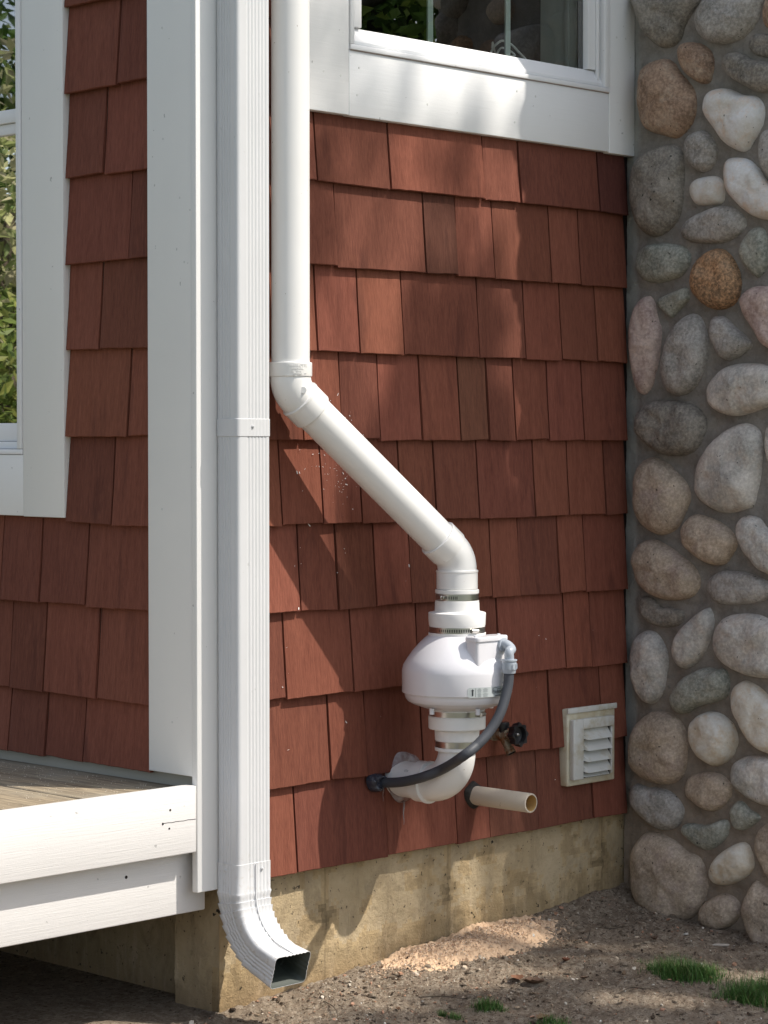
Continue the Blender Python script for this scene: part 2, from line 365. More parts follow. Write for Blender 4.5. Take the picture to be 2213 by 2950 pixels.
# ------------------------------------------------------------------ house
house = thing('house', (0, 0, 0), 'red cedar shingled house corner with white trim boards and two windows above a concrete foundation', 'house')
TOPZ = 3.7
zc = [3.575, 3.37, 3.165, 2.96, 2.755, 2.55, 2.345, 2.1405, 1.976, 1.776, 1.570, 1.3565, 1.154, .9465, .7416, .5325, .323]
TONES = {('A', 1.976, 4): (.62, .70, .72), ('A', 2.1405, 7): (.52, .50, .60), ('A', 1.570, 7): (.84, 1.0, .95), ('A', .5325, 6): (.74, .84, .86), ('A', .5325, 7): (.82, .88, .9), ('A', 1.154, 9): (.78, .8, .82)}
def shingle_row(g, plane, zb, zt, joints, u0, u1, ragged=True):
    """joints: positions along the wall; one wedge-shaped shingle between each pair"""
    e = [u0]+sorted(j for j in joints if u0+.015 < j < u1-.015)+[u1]
    for i in range(len(e)-1):
        gap = random.uniform(.0021, .0034)
        a = e[i]+(gap if i else 0); b = e[i+1]-(gap if i < len(e)-2 else 0)
        z0 = zb+random.uniform(-.0028, .0028); ob = .0235+random.uniform(-.002, .0022); tilt = random.uniform(-.0022, .0022)
        sl = random.uniform(-.003, .003); ztop = zt+.03; ot = .0045
        n = max(3, int((b-a)/.012)); v = []; f = []
        tn = random.uniform(.78, 1.2); t = (tn, tn*random.uniform(.97, 1.035), tn*random.uniform(.96, 1.04)); t = TONES.get((plane, zt, i), t)
        for k in range(n+1):
            q = k/n; u = a+(b-a)*q; jz = random.uniform(-.0007, .0007) if ragged else 0
            z = z0+tilt*(q-.5)*2+jz; o = ob+sl*(q-.5)
            rc = .0012 if k in (0, n) else 0
            us = u+ (sl*.5)*0
            row = [(us, o-.0125, z), (us, o-.0012, z), (us, o-rc, z+.0016), (us, o-rc-.0095, (z+ztop)/2), (us, ot, ztop), (us, 0.001, ztop)]
            v += row
        m = 6
        for k in range(n):
            for j in range(m-1): f.append((k*m+j, (k+1)*m+j, (k+1)*m+j+1, k*m+j+1))
        f.append([j for j in range(m)]); f.append([n*m+j for j in range(m)])
        if plane == 'A': v = [(u, -o, z) for u, o, z in v]
        else: v = [(-o, u, z) for u, o, z in v]
        g.add(v, f, t)
def ja(y_of, xs_): return [A(x, y_of, .02)[0] for x in xs_]
rowsA = {2.1405: (420, [685, 844, 1048, 1125, 1296]), 1.976: (600, [728, 920, 989, 1068, 1191, 1255]),
         1.776: (770, [686, 778, 872, 1036, 1136, 1215, 1290]), 1.570: (940, [655, 739, 822, 911, 994, 1056, 1113.5, 1188, 1262]),
         1.3565: (1110, [609, 696, 782, 866, 942, 1035.5, 1157, 1231, 1309]), 1.154: (1290, [650, 730, 813, 889, 965, 1064, 1124.5, 1209, 1265]),
         .9465: (1470, [618, 762, 905, 1079, 1223, 1279]), .7416: (1620, [714, 793, 914, 1000, 1108, 1190, 1300]),
         .5325: (1780, [641, 837, 986.5, 1058, 1163, 1281])}
gA = G()
for i in range(1, len(zc)):
    zt, zb = zc[i-1], zc[i]
    if zt in rowsA:
        yy, xx = rowsA[zt]; shingle_row(gA, 'A', zb, zt, ja(yy, xx)+[.135, .18], .10, A(1353, yy, .02)[0]+random.uniform(-.002, .003))
    else:
        j = list(np.cumsum([random.uniform(.07, .19) for _ in range(14)])+.1)
        shingle_row(gA, 'A', zb, zt, j, .10, .315)
gA.obj('shingle_siding', M_SH, house, toned=True)
zb_ = [3.63, 3.425, 3.22, 3.015, 2.81, 2.605, 2.40, 2.193, 1.988, 1.781, 1.571, 1.3655, 1.1555, .956, .737, .577]
rowsB = {2.40: (80, [253]), 2.193: (280, [223]), 1.988: (480, [278]), 1.781: (660, [214]), 1.571: (850, [275.5]), 1.3655: (1040, [240]),
         1.1555: (1250, [2, 84, 185]), .956: (1420, [21, 94, 208.5]), .737: (1600, [179])}
gB = G()
for i in range(1, len(zb_)):
    zt, zb = zb_[i-1], zb_[i]; u1 = .4565 if zb > 1.16 or zt > 1.3 else 2.3
    if zb < 1.16 and zt > 1.16: u1 = .4565
    if zt in rowsB:
        yy, xx = rowsB[zt]; j = [B(x, yy, .02)[0] for x in xx]
    else: j = [random.uniform(.2, .4)]
    if u1 > 1:
        q = max(j)
        while q < 2.2: q += random.uniform(.09, .2); j.append(q)
    shingle_row(gB, 'B', zb, zt, j, .144, u1)
# small fill of the course just under the window's bottom casing
gB.obj('shingle_siding', M_SH, house, toned=True)
# window openings: A x .470-.1.46, z 2.30-3.45 ; B y .62-2.2, z 1.32-3.2
ZW = 3.42
def wall_slab(name, plane, u0, u1, z0, z1, hu0, hu1, hz0, hz1, th, mat):
    g = G()
    for a, b, c, d in ((u0, hu0, z0, z1), (hu1, u1, z0, z1), (hu0, hu1, z0, hz0), (hu0, hu1, hz1, z1)):
        if plane == 'A': g.box(a, b, 0, th, c, d)
        else: g.box(0, th, a, b, c, d)
    return g.obj(name, mat, house)
wall_slab('wall', 'A', .1315, 3.2, .33, TOPZ, .470, 1.46, 2.30, ZW, .13, M_DARK)
M_SHEATH = M('painted_sheathing', .7, (.40, .39, .34)).m
wall_slab('wall', 'B', .0015, 4.0, .50, TOPZ, .625, 2.2, 1.322, 3.15, .13, M_SHEATH)
g = G(); g.box(.14, 3.2, 3.4, 3.5, .33, TOPZ); g.box(3.0, 3.1, .14, 3.4, .33, TOPZ); g.box(-.02, 3.3, .01, 4.1, TOPZ+.002, TOPZ+.1)
g.obj('interior_wall', M_ROOM, house)
M_BOUNCE = M('white_bounce_paint', .8, (.78, .77, .74)).m  # for the unseen floor and ceiling, added white to bounce daylight onto the jamb
G().box(.14, 3.0, .14, 3.4, .90, 1.0).obj('floor', M_BOUNCE, house); G().box(.14, 3.0, .14, 3.4, TOPZ-.06, TOPZ).obj('ceiling', M_BOUNCE, house)
# corner boards
board('corner_board', (-.030, .108, -.030, -.012, .318, TOPZ), M_TRIMV, house)
board('corner_board', (-.0285, -.001, -.0115, .1425, .5835, TOPZ), M_TRIMV, house)
# foundation
def found(u0, u1, z0, z1):
    nu = int((u1-u0)/.009); nz = int((z1-z0)/.009); v = []; f = []
    ties = [(P(699, 1988, -.01).x, P(699, 1988, -.01).z), (P(965, 1927, -.01).x, P(965, 1927, -.01).z), (P(1296, 1853, -.01).x, P(1296, 1853, -.01).z)]
    for i in range(nu+1):
        for j in range(nz+1):
            u = u0+(u1-u0)*i/nu; z = z0+(z1-z0)*j/nz
            d = .0035*fbm(u*6, z*6, 3)+.0012*fbm(u*45, z*45, 8)
            for tx, tz in ties:
                if abs(u-tx+.0)<.009: d += .0022*(1-abs(u-tx)/.009)
                q = math.hypot(u-tx, (z-tz)*1.1)
                if q < .045: d += (.014*fbm(u*60, z*60, 2, 5)+.004)*(1-q/.045)
            d = max(-.012, min(.008, d))
            if mn.noise(Vector((u*38, z*38, 11))) > .60: d -= .004
            v.append((u, .010-d, z))
    for i in range(nu):
        for j in range(nz): f.append((i*(nz+1)+j, (i+1)*(nz+1)+j, (i+1)*(nz+1)+j+1, i*(nz+1)+j+1))
    return v, f
v, f = found(.07, 1.60, -.12, .335)
k = len(v); nz = int((.335+.12)/.009)
G_ = G().add(v, f)
# return faces of the corner, slightly rough arris
def foundB(x, y0, y1):
    v = []; f = []; ny_ = 12; nz_ = 52
    for i in range(ny_+1):
        for j in range(nz_+1):
            y = y0+(y1-y0)*i/ny_; z = -.12+.60*j/nz_
            v.append((x+.004*fbm(y*20, z*20, 5) if i else x, y, z))
    for i in range(ny_):
        for j in range(nz_): f.append((i*(nz_+1)+j, (i+1)*(nz_+1)+j, (i+1)*(nz_+1)+j+1, i*(nz_+1)+j+1))
    return v, f
G_.add(*foundB(.071, .008, .165)); G_.add([(.071, .165, -.12), (.12, .166, -.12), (.12, .166, .48), (.071, .165, .48)], [(0, 1, 2, 3)]); G_.add(*foundB(.118, .165, 4))
G_.box(.073, 1.60, .02, .2, .32, .335)
TI = [(P(699, 1988, -.01).x, P(699, 1988, -.01).z), (P(965, 1927, -.01).x, P(965, 1927, -.01).z), (P(1296, 1853, -.01).x, P(1296, 1853, -.01).z)]
for i_, q in enumerate(G_.f):
    p = G_.v[q[0]]; t = 1.0; ss = lambda x: min(1, max(0, x))**2*(3-2*min(1, max(0, x)))
    if p.y < .03:
        for tx, tz in TI:
            d = math.hypot(p.x-tx, p.z-tz); t *= 1-.42*ss((fbm(p.x*40, p.z*40, 3)*.9+.8-d/.055)*1.2)
            t *= 1-.24*ss(1-abs(p.x-tx-.003*fbm(p.x*20, p.z*30, 5))/.012)
        t *= 1-.22*ss((.115+.03*p.x+.05*fbm(p.x*13, p.z*7, 8)+.02*fbm(p.x*60, p.z*20, 2)-p.z)/.03)
        t *= 1-.20*ss((fbm(p.x*7, p.z*9, 21)+fbm(p.x*35, p.z*35, 4)*.25-.22)/.25)
    G_.t[i_] = (t, t*.95 if t < 1 else t, t*.86 if t < 1 else t)
G_.obj('foundation', M_CONC, house, smooth=60, toned=True)
# --- window A
wA = board('window', (.4645, 1.4625, -.028, -.001, 2.1400, 2.2985), M_TRIM, house)      # bottom casing
def sub(name, b, mat, par, bevel=.0015): return G().box(*b).obj(name, mat, par, bevel=bevel)
sub('casing', (.300, .4635, -.0285, -.001, 2.1412, ZW+.16), M_TRIM, wA)
sub('casing', (1.4632, 1.5735, -.030, -.001, 2.1372, ZW+.16), M_TRIM, wA)
sub('casing', (.4645, 1.4625, -.028, -.001, ZW, ZW+.15), M_TRIM, wA)
# outer vinyl frame (four members), proud lip
g = G(); yo = -.030
g.box(.4655, 1.4615, -.0335, .055, 2.2995, 2.312)           # sill strip
g.box(.4655, .478, -.0335, .055, 2.3125, ZW); g.box(1.440, 1.4615, -.033, .055, 2.3125, ZW)
g.obj('frame', M_VINYL, wA, bevel=.0015)
g = G()
# bevelled bottom sash rail: sloping face
x0, x1 = .480, 1.4385
prof = [(-.026, 2.314), (-.026, 2.322), (-.006, 2.357), (.02, 2.360), (.02, 2.314)]
def prism_x(xa, xb, pr, cut=0):
    n = len(pr); v = [(xa+(cut if p[1] > 2.34 else 0), p[0], p[1]) for p in pr]+[(xb-(cut if p[1] > 2.34 else 0), p[0], p[1]) for p in pr]
    f = [tuple(range(n))[::-1], tuple(range(n, 2*n))]+[(i, (i+1) % n, n+(i+1) % n, n+i) for i in range(n)]
    return v, f
g.add(*prism_x(x0, x1, prof))
g.box(.480, .519, -.0165, .02, 2.3585, ZW-.01); g.box(1.3915, 1.4385, -.014, .02, 2.3585, ZW-.01)
g.obj('sash', M_VINYL, wA, bevel=.0012)
sub('track', (1.4205, 1.4270, -.024, -.0145, 2.330, ZW-.01), M_VINYL, wA, .001)
mk('pane', [(.515, .004, 2.353), (1.395, .004, 2.353), (1.395, .004, ZW), (.515, .004, ZW)], [(0, 1, 2, 3)], M_GLASS, wA)
for xa, xb in ((.7835, .8035), (1.081, 1.1005)): sub('muntin', (xa, xb, .010, .016, 2.355, ZW), M_GREENV, wA, .001)
g = G(); g.box(1.402, 1.43, .022, .165, 2.33, ZW); g.box(1.396, 1.402, .060, .075, 2.33, ZW); g.box(1.396, 1.402, .030, .036, 2.33, ZW)
g.box(.44, 1.43, .022, .165, 2.30, 2.352)
g.obj('interior_jamb', M('pale_interior_paint', .5, (.90, .94, .88)).m, wA, bevel=.0015)
sub('gasket', (1.3895, 1.4, .006, .021, 2.355, ZW), M_BLK, wA, .001)
# --- window B
wB = board('window', (-.027, -.001, .4580, .6205, 1.167, 3.30), M_TRIMV, house)
sub('casing', (-.0265, -.001, .6212, 2.21, 1.1685, 1.3195), M_TRIMV, wB)
sub('casing', (-.0265, -.001, .6212, 2.21, 3.155, 3.30), M_TRIMV, wB)
g = G(); g.box(-.031, .055, .6235, .640, 1.334, 3.15); g.box(-.029, .055, .6235, 2.2, 1.3205, 1.333)
g.obj('frame', M_VINYL, wB, bevel=.0015)
g = G(); g.box(-.012, .03, .641, 2.2, 1.334, 1.352); g.box(-.004, .03, .641, 2.2, 1.353, 1.398); g.box(-.004, .03, .641, .668, 1.3985, 2.115)
g.obj('lower_sash', M_VINYL, wB, bevel=.0012)
g = G(); g.box(-.006, .03, .641, 2.2, 2.116, 2.142); g.box(-.014, .03, .641, 2.2, 2.143, 2.176); g.box(-.012, .03, .641, .660, 2.177, 3.14)
g.obj('upper_sash', M_VINYL, wB, bevel=.0012)
mk('pane', [(.004, .66, 1.392), (.004, 2.19, 1.392), (.004, 2.19, 2.12), (.004, .66, 2.12)], [(0, 1, 2, 3)], M_GLASS2, wB)
mk('pane', [(-.001, .655, 2.17), (-.001, 2.19, 2.17), (-.001, 2.19, 3.13), (-.001, .655, 3.13)], [(0, 1, 2, 3)], M_GLASS2, wB)
# cord on the stool inside window A
cp = [P(1058, 118, -.05), P(1068, 100, -.055), P(1085, 88, -.06), P(1104, 96, -.06), P(1120, 112, -.05), P(1135, 128, -.05)]
cp2 = [P(1070, 122, -.05), P(1082, 104, -.05), P(1098, 108, -.055), P(1112, 120, -.05), P(1092, 121, -.045), P(1072, 118, -.05), P(1066, 98, -.05), P(1064, 92, -.05), P(1063, 104, -.05)]
o = mk('cord', *[x for x in (lambda a, b: (a[0]+b[0], a[1]+[[i+len(a[0]) for i in q] for q in b[1]]))(sweep(catmull(cp), [.0032]*51, 10), sweep(catmull(cp2), [.0028]*81, 10))], M_CORD, loc=cp[0], smooth=60)
tag(o, 'white looped cord lying on the sill behind the glass of the upper right window', 'cord')
# ------------------------------------------------------------------ chimney
chim = thing('stone_chimney', (1.95, -.35, 0), 'chimney faced with rounded river stones set in grey mortar, standing against the red shingled wall', 'chimney')
XC = 1.575; YF = -.70
SS = [
 ('dg', 0, [(200,-60),(205,100),(240,230),(310,330),(410,405),(500,395),(570,330),(620,200),(690,80),(730,-60)]),
 ('g', 0, [(830,-40),(720,80),(695,200),(730,300),(830,365),(940,378),(1080,340),(1200,220),(1250,80),(1245,-60)]),
 ('br', 0, [(1300,-40),(1265,120),(1290,230),(1400,260),(1450,-20)]),
 ('br', 0, [(560,420),(600,360),(700,355),(790,390),(850,470),(855,600),(820,700),(740,710),(650,650),(580,560)]),
 ('dg', 0, [(1140,380),(1170,300),(1230,280),(1330,290),(1420,330),(1420,480),(1250,485),(1170,440)]),
 ('dg', 0, [(920,540),(950,460),(1030,435),(1120,460),(1180,500),(1300,520),(1420,560),(1420,740),(1270,790),(1120,730),(980,640)]),
 ('br', 0, [(240,620),(300,530),(420,490),(500,515),(580,620),(680,740),(710,860),(690,1000),(640,1100),(540,1178),(420,1150),(280,1100),(235,980),(220,800)]),
 ('wh', 0, [(775,900),(800,800),(880,750),(980,750),(1100,800),(1215,815),(1285,900),(1275,1060),(1200,1200),(1130,1290),(1030,1270),(930,1190),(830,1050),(785,960)]),
 ('g', 0, [(610,1230),(640,1150),(730,1105),(800,1120),(860,1190),(888,1290),(860,1400),(780,1465),(690,1440),(630,1370),(608,1300)]),
 ('g', 0, [(1228,1220),(1260,1110),(1340,1090),(1450,1150),(1450,1600),(1330,1540),(1250,1400)]),
 ('dg', 0, [(160,1500),(200,1380),(300,1280),(450,1225),(550,1235),(600,1330),(600,1600),(570,1800),(500,1930),(380,2010),(260,1980),(180,1850),(150,1700)]),
 ('wh', 0, [(640,1600),(690,1520),(840,1488),(920,1520),(948,1620),(935,1720),(850,1745),(720,1745),(660,1690)]),
 ('wh', 0, [(940,1450),(970,1350),(1050,1332),(1150,1350),(1230,1420),(1280,1500),(1340,1570),(1450,1640),(1450,1840),(1300,1868),(1180,1830),(1050,1720),(970,1600)]),
 ('g', 0, [(565,1960),(620,1870),(760,1790),(900,1745),(1030,1760),(1120,1830),(1140,1900),(1090,1990),(950,2060),(780,2070),(640,2050),(580,2010)]),
 ('gn', 0, [(1070,2130),(1110,2010),(1190,1930),(1280,1940),(1320,2060),(1320,2210),(1280,2310),(1220,2362),(1150,2300),(1090,2210)]),
 ('gn', 1, [(185,160),(210,70),(300,10),(450,0),(580,20),(650,80),(660,160),(620,240),(560,290),(400,340),(280,330),(210,260)]),
 ('or_', 1, [(668,330),(690,210),(760,100),(870,42),(970,70),(1040,170),(1085,290),(1080,420),(1020,530),(890,572),(780,530),(690,430)]),
 ('gn', 1, [(362,490),(420,450),(600,375),(640,400),(650,470),(610,520),(540,590),(490,640),(430,590),(370,530)]),
 ('pk', 1, [(150,700),(165,600),(200,510),(250,455),(310,440),(350,500),(375,620),(410,740),(395,900),(370,1080),(330,1230),(265,1302),(200,1260),(170,1120),(150,900)]),
 ('g', 1, [(430,1100),(450,940),(500,780),(560,670),(650,598),(730,610),(780,700),(815,850),(800,1010),(750,1150),(680,1250),(570,1302),(480,1280),(440,1190)]),
 ('g', 1, [(833,700),(850,630),(910,613),(970,640),(1060,730),(1150,810),(1183,870),(1130,930),(1000,1000),(930,980),(870,880),(840,800)]),
 ('pk', 1, [(1085,520),(1110,430),(1190,370),(1280,362),(1400,400),(1450,900),(1327,900),(1240,780),(1130,640)]),
 ('lg', 1, [(803,1290),(820,1200),(900,1090),(1020,1030),(1160,1018),(1290,1030),(1400,1100),(1400,1330),(1200,1440),(1030,1475),(900,1440),(820,1370)]),
 ('dg', 1, [(200,1520),(220,1430),(300,1350),(420,1335),(600,1342),(720,1390),(790,1480),(800,1570),(750,1700),(680,1780),(560,1815),(400,1790),(280,1710),(210,1620)]),
 ('lg', 1, [(700,2080),(720,1900),(800,1740),(920,1620),(1050,1540),(1150,1530),(1240,1590),(1268,1720),(1260,1900),(1230,2100),(1200,2230),(1130,2270),(950,2305),(800,2240),(720,2160)]),
 ('lg', 1, [(1280,1620),(1327,1515),(1420,1500),(1450,1700),(1420,1900),(1327,1905),(1290,1800)]),
 ('tn', 2, [(178,50),(200,-100),(240,-200),(320,-249),(440,-210),(560,-100),(640,0),(660,100),(640,180),(600,270),(540,370),(430,424),(330,400),(240,320),(190,200)]),
 ('tn', 2, [(583,380),(620,300),(690,240),(780,250),(900,300),(1000,380),(1055,480),(1030,560),(980,640),(910,680),(800,660),(690,590),(610,500)]),
 ('lg', 2, [(1058,350),(1090,270),(1160,248),(1250,280),(1327,370),(1450,420),(1450,760),(1300,740),(1170,620),(1100,490)]),
 ('pk', 2, [(1305,200),(1330,130),(1420,100),(1420,320),(1327,310)]),
 ('tn', 2, [(170,640),(190,540),(250,470),(350,452),(440,490),(560,570),(680,670),(738,790),(730,870),(680,940),(580,975),(430,970),(300,910),(210,800)]),
 ('g', 2, [(785,860),(810,780),(900,725),(1000,718),(1130,735),(1280,790),(1370,850),(1370,930),(1250,990),(1050,1015),(900,1005),(820,950)]),
 ('dg', 2, [(210,1000),(240,940),(300,935),(370,980),(420,1025),(520,1035),(600,1065),(612,1110),(580,1180),(480,1210),(360,1195),(260,1130),(215,1070)]),
 ('lg', 2, [(520,1420),(545,1300),(620,1180),(720,1080),(800,1033),(830,1045),(855,1130),(840,1240),(790,1400),(720,1500),(630,1560),(570,1540),(530,1480)]),
 ('lg', 2, [(155,1480),(165,1370),(210,1270),(280,1225),(360,1245),(420,1320),(465,1450),(460,1600),(430,1750),(370,1840),(310,1862),(240,1820),(180,1700)]),
 ('lg', 2, [(850,1300),(880,1200),(960,1110),(1080,1083),(1220,1090),(1330,1130),(1450,1200),(1450,1600),(1327,1640),(1200,1630),(1020,1570),(900,1480),(860,1400)]),
 ('gn', 2, [(487,1800),(520,1720),(620,1620),(740,1555),(820,1540),(880,1560),(940,1550),(985,1620),(990,1720),(960,1800),(860,1845),(720,1880),(640,1935),(560,1940),(500,1880)]),
 ('cm', 2, [(1008,1810),(1020,1720),(1070,1670),(1130,1652),(1230,1700),(1327,1790),(1440,1900),(1440,2270),(1300,2272),(1200,2200),(1100,2060),(1030,1930)]),
 ('tn', 3, [(145,330),(160,200),(210,90),(310,5),(400,-5),(500,20),(590,110),(635,260),(630,420),(600,540),(540,600),(440,628),(330,610),(220,550),(160,460)]),
 ('cm', 3, [(655,180),(680,80),(760,15),(860,0),(950,40),(1020,110),(1055,210),(1050,300),(1000,400),(900,465),(820,455),(720,370),(670,280)]),
 ('lg', 3, [(1010,500),(1040,430),(1130,380),(1230,372),(1327,390),(1440,450),(1440,780),(1327,808),(1200,770),(1080,680),(1020,590)]),
 ('tn', 3, [(605,640),(640,560),(720,520),(830,515),(930,540),(1000,610),(1015,680),(980,770),(900,840),(820,855),(720,810),(630,730)]),
 ('g', 3, [(145,700),(160,640),(210,610),(300,640),(420,655),(520,710),(590,800),(598,880),(560,970),(480,1015),(380,1005),(280,930),(190,840),(150,770)]),
 ('gn', 3, [(990,860),(1010,800),(1060,755),(1110,770),(1170,830),(1245,880),(1250,920),(1180,980),(1090,1020),(1010,980)]),
 ('gn', 3, [(565,1010),(600,960),(680,950),(780,965),(860,945),(930,918),(980,930),(995,980),(970,1060),(900,1140),(800,1190),(700,1150),(610,1070)]),
 ('tn', 3, [(1200,1100),(1230,1010),(1300,950),(1440,920),(1440,1440),(1327,1440),(1260,1330),(1210,1210)]),
 ('tn', 3, [(148,1250),(170,1160),(230,1060),(290,1022),(400,1040),(520,1090),(620,1180),(740,1240),(790,1350),(808,1500),(780,1640),(700,1740),(560,1800),(400,1800),(300,1730),(200,1600),(160,1480)]),
 ('cm', 3, [(825,1380),(850,1290),(920,1200),(1030,1130),(1110,1113),(1170,1160),(1195,1270),(1180,1360),(1090,1440),(960,1485),(870,1470),(830,1430)]),
 ('tn', 3, [(728,1750),(745,1660),(830,1590),(920,1550),(1000,1560),(1060,1610),(1085,1690),(1060,1770),(980,1840),(870,1870),(790,1850),(740,1800)]),
 ('tn', 3, [(1110,1700),(1120,1600),(1160,1500),(1215,1432),(1290,1490),(1420,1560),(1420,2080),(1320,2090),(1220,2000),(1150,1880),(1120,1780)]),
]
Y0 = [0, 700, 1400, 2050]
def stone(outl, mat, face='side', seed=0, hk=1.0):
    """outl: list of (a,b) with a along the face, b up. Returns outline; builds a half-buried rounded cobble"""
    ol = closed_outline(outl, 60)
    c = sum(ol, Vector((0, 0)))/len(ol)
    sz = min(max(p.x for p in ol)-min(p.x for p in ol), max(p.y for p in ol)-min(p.y for p in ol))
    h = min(.062, .42*sz)*hk
    rings = [(-.35, .97), (0, 1.0), (.22, .985), (.42, .955), (.6, .90), (.75, .82), (.86, .71), (.93, .58), (.97, .43), (.99, .28), (1.0, .13)]
    v = []; f = []; n = len(ol)
    def pos(p, hh):
        q = fbm(p.x*14+seed*3.1, p.y*14, seed*7.7, 3)*.10*h*2+fbm(p.x*45+seed, p.y*45, seed, 3)*.0016
        d = hh*h+(q*max(0, hh))
        return (XC-d+.004, p.x, p.y) if face == 'side' else (p.x, YF-d+.004, p.y)
    for hh, rr in rings:
        for p in ol: v.append(pos(c+(p-c)*rr, hh))
    v.append(pos(c, 1.0))
    for i in range(len(rings)-1):
        for k in range(n): f.append((i*n+k, i*n+(k+1) % n, (i+1)*n+(k+1) % n, (i+1)*n+k))
    L = (len(rings)-1)*n
    for k in range(n): f.append((L+k, L+(k+1) % n, len(v)-1))
    mk('river_stone', v, f, mat, chim, smooth=180)
    return ol
outlines = []
for i, (m, pn, poly) in enumerate(SS):
    o2 = []
    for zx, zy in poly:
        p = pl((1763+zx/2.949)/1.33393, (Y0[pn]+zy/2.949)/1.33393, 0, XC-.018); o2.append((min(p.y, -.012), p.z))
    outlines.append(stone(o2, ST[m], 'side', i))
# stones above the frame on the side and on the front face, packed at random
def pack(face, u0, u1, v0, v1, tries, rmin, rmax, first, maxn):
    done = []
    for _ in range(tries):
        if len(done) >= maxn: break
        cu, cv = random.uniform(u0, u1), random.uniform(v0, v1); ra = random.uniform(rmin, rmax); rb_ = ra*random.uniform(.6, .95); th = random.uniform(0, 3.14)
        if cu-ra < u0 or cu+ra > u1: continue
        if any(math.hypot(cu-a, cv-b) < (ra+r)*.93+.004 for a, b, r in done): continue
        if any(min(math.hypot(q.x-cu, q.y-cv) for q in ol) < ra+.008 for ol in first): continue
        done.append((cu, cv, ra)); pts = []
        for k in range(9):
            a = 2*math.pi*k/9; q = random.uniform(.9, 1.08); px = ra*q*math.cos(a); py = rb_*q*math.sin(a)
            pts.append((cu+px*math.cos(th)-py*math.sin(th), cv+px*math.sin(th)+py*math.cos(th)))
        yield pts
kk = list(ST.values())
top_out = []
for s_, pts in enumerate(pack('side', YF+.01, -.02, 2.48, 3.3, 900, .05, .085, outlines, 16)): top_out.append(stone(pts, random.choice(kk[:6]), 'side', 100+s_))
fr_out = []
for s_, pts in enumerate(pack('front', XC+.12, XC+.8, .05, 2.4, 900, .06, .10, [], 12)): fr_out.append(stone(pts, random.choice(kk), 'front', 200+s_))
for k in range(30):
    z = .10+k*.112+random.uniform(-.02, .02); a, b, c = random.uniform(.05, .08), random.uniform(.05, .085), random.uniform(.042, .058); v = []; f = []; nn = 28
    ctr = Vector((XC+.035, YF+.035, z)); th = random.uniform(-.5, .5)
    for i in range(15):
        for q in range(nn):
            ph = math.pi*i/14; an = 2*math.pi*q/nn; d = Vector((a*math.sin(ph)*math.cos(an), b*math.sin(ph)*math.sin(an), c*math.cos(ph)))
            d *= 1+.12*fbm(d.x*20+k, d.y*20, d.z*20, 2); d.rotate(Matrix.Rotation(th, 3, 'Y')); v.append(ctr+d)
    for i in range(14):
        for q in range(nn): f.append((i*nn+q, i*nn+(q+1) % nn, (i+1)*nn+(q+1) % nn, (i+1)*nn+q))
    mk('river_stone', v, f, random.choice(kk), chim, smooth=180)
# mortar: side face follows the stones with a slight collar
def mortar():
    us = np.arange(YF, .008, .0105); vs = np.concatenate([np.arange(-.14, 2.5, .0105), np.arange(2.55, 5.0, .12)])
    U, V = np.meshgrid(us, vs, indexing='ij'); D = np.full(U.shape, 9.)
    for ol in outlines+top_out:
        a = np.array([(p.x, p.y) for p in ol])
        m_ = (U > a[:, 0].min()-.05) & (U < a[:, 0].max()+.05) & (V > a[:, 1].min()-.05) & (V < a[:, 1].max()+.05)
        if m_.any():
            d = np.min(np.hypot(U[m_][:, None]-a[None, :, 0], V[m_][:, None]-a[None, :, 1]), axis=1)
            D[m_] = np.minimum(D[m_], d)
    v = []; f = []; nv = len(vs)
    for i in range(len(us)):
        for j in range(nv):
            u, w_ = us[i], vs[j]
            d = .009*math.exp(-(D[i, j]/.013)**2)+.004*fbm(u*9, w_*9, 2)+.0016*fbm(u*50, w_*50, 6)
            if u > -.02: d += -.004
            v.append((XC-d, u, w_))
    for i in range(len(us)-1):
        for j in range(nv-1): f.append((i*nv+j, (i+1)*nv+j, (i+1)*nv+j+1, i*nv+j+1))
    g = G().add(v, f); e = .004
    g.box(XC+e, XC+.95, YF+.001, YF+.03, -.14, 5); g.box(XC+.92, XC+.95, YF+.03, -.001, -.14, 5); g.box(XC+e, XC+.92, YF+.03, -.001, 4.97, 5)
    g.obj('mortar', M_MORT, chim, smooth=60)
mortar()
# ------------------------------------------------------------------ deck
deck = thing('deck', (-1.2, .8, -.05), 'low deck of weathered grey boards with a white painted double fascia, left of the corner', 'deck')
ZD = .5525
yb = [-.0005]
g = G(); xr = -.0335
w_b = .138
xx = -.004
ends = 0
while xx > -2.6:
    t = random.uniform(.85, 1.1)
    g.box(xx-w_b, xx, .006, 3.0, ZD-.026-ends*0, ZD+random.uniform(-.001, .001), (t, t, t)); xx -= w_b+.005
g.obj('deck_board', M_DECK, deck, bevel=.003)
board('fascia_board', (-2.7, xr, -.031, .003, .4125, .5655), M_FASC, deck, .003)
g = G().box(-2.7, .031, .012, .035, .2660, .4450); g.obj('skirt_board', M_FASC, deck, bevel=.003)
g = G()
for k in range(5): g.box(-.25-.5*k, -.21-.5*k, .04, 2.9, .36, .52)
g.box(-2.69, -2.665, .04, 3.0, -.2, .40); g.box(-2.66, -.05, 2.95, 2.98, -.2, .40)  # added unseen boards on the far sides, keeping light out below the deck
g.obj('joist_and_light_blocker', M_DECK, deck)
def dot(name, x, z, y, r_, mat, par, axis='y'):
    if axis == 'y': v, f = lathe(x, z, [(y+.0004, r_), (y-.0003, r_*.9)], 10, 'y')
    else: v, f = lathe(x, z, [(y+.0004, r_), (y-.0003, r_*.9)], 10, 'y'); v = [(q[1], q[0], q[2]) for q in v]
    mk(name, v, f, mat, par)
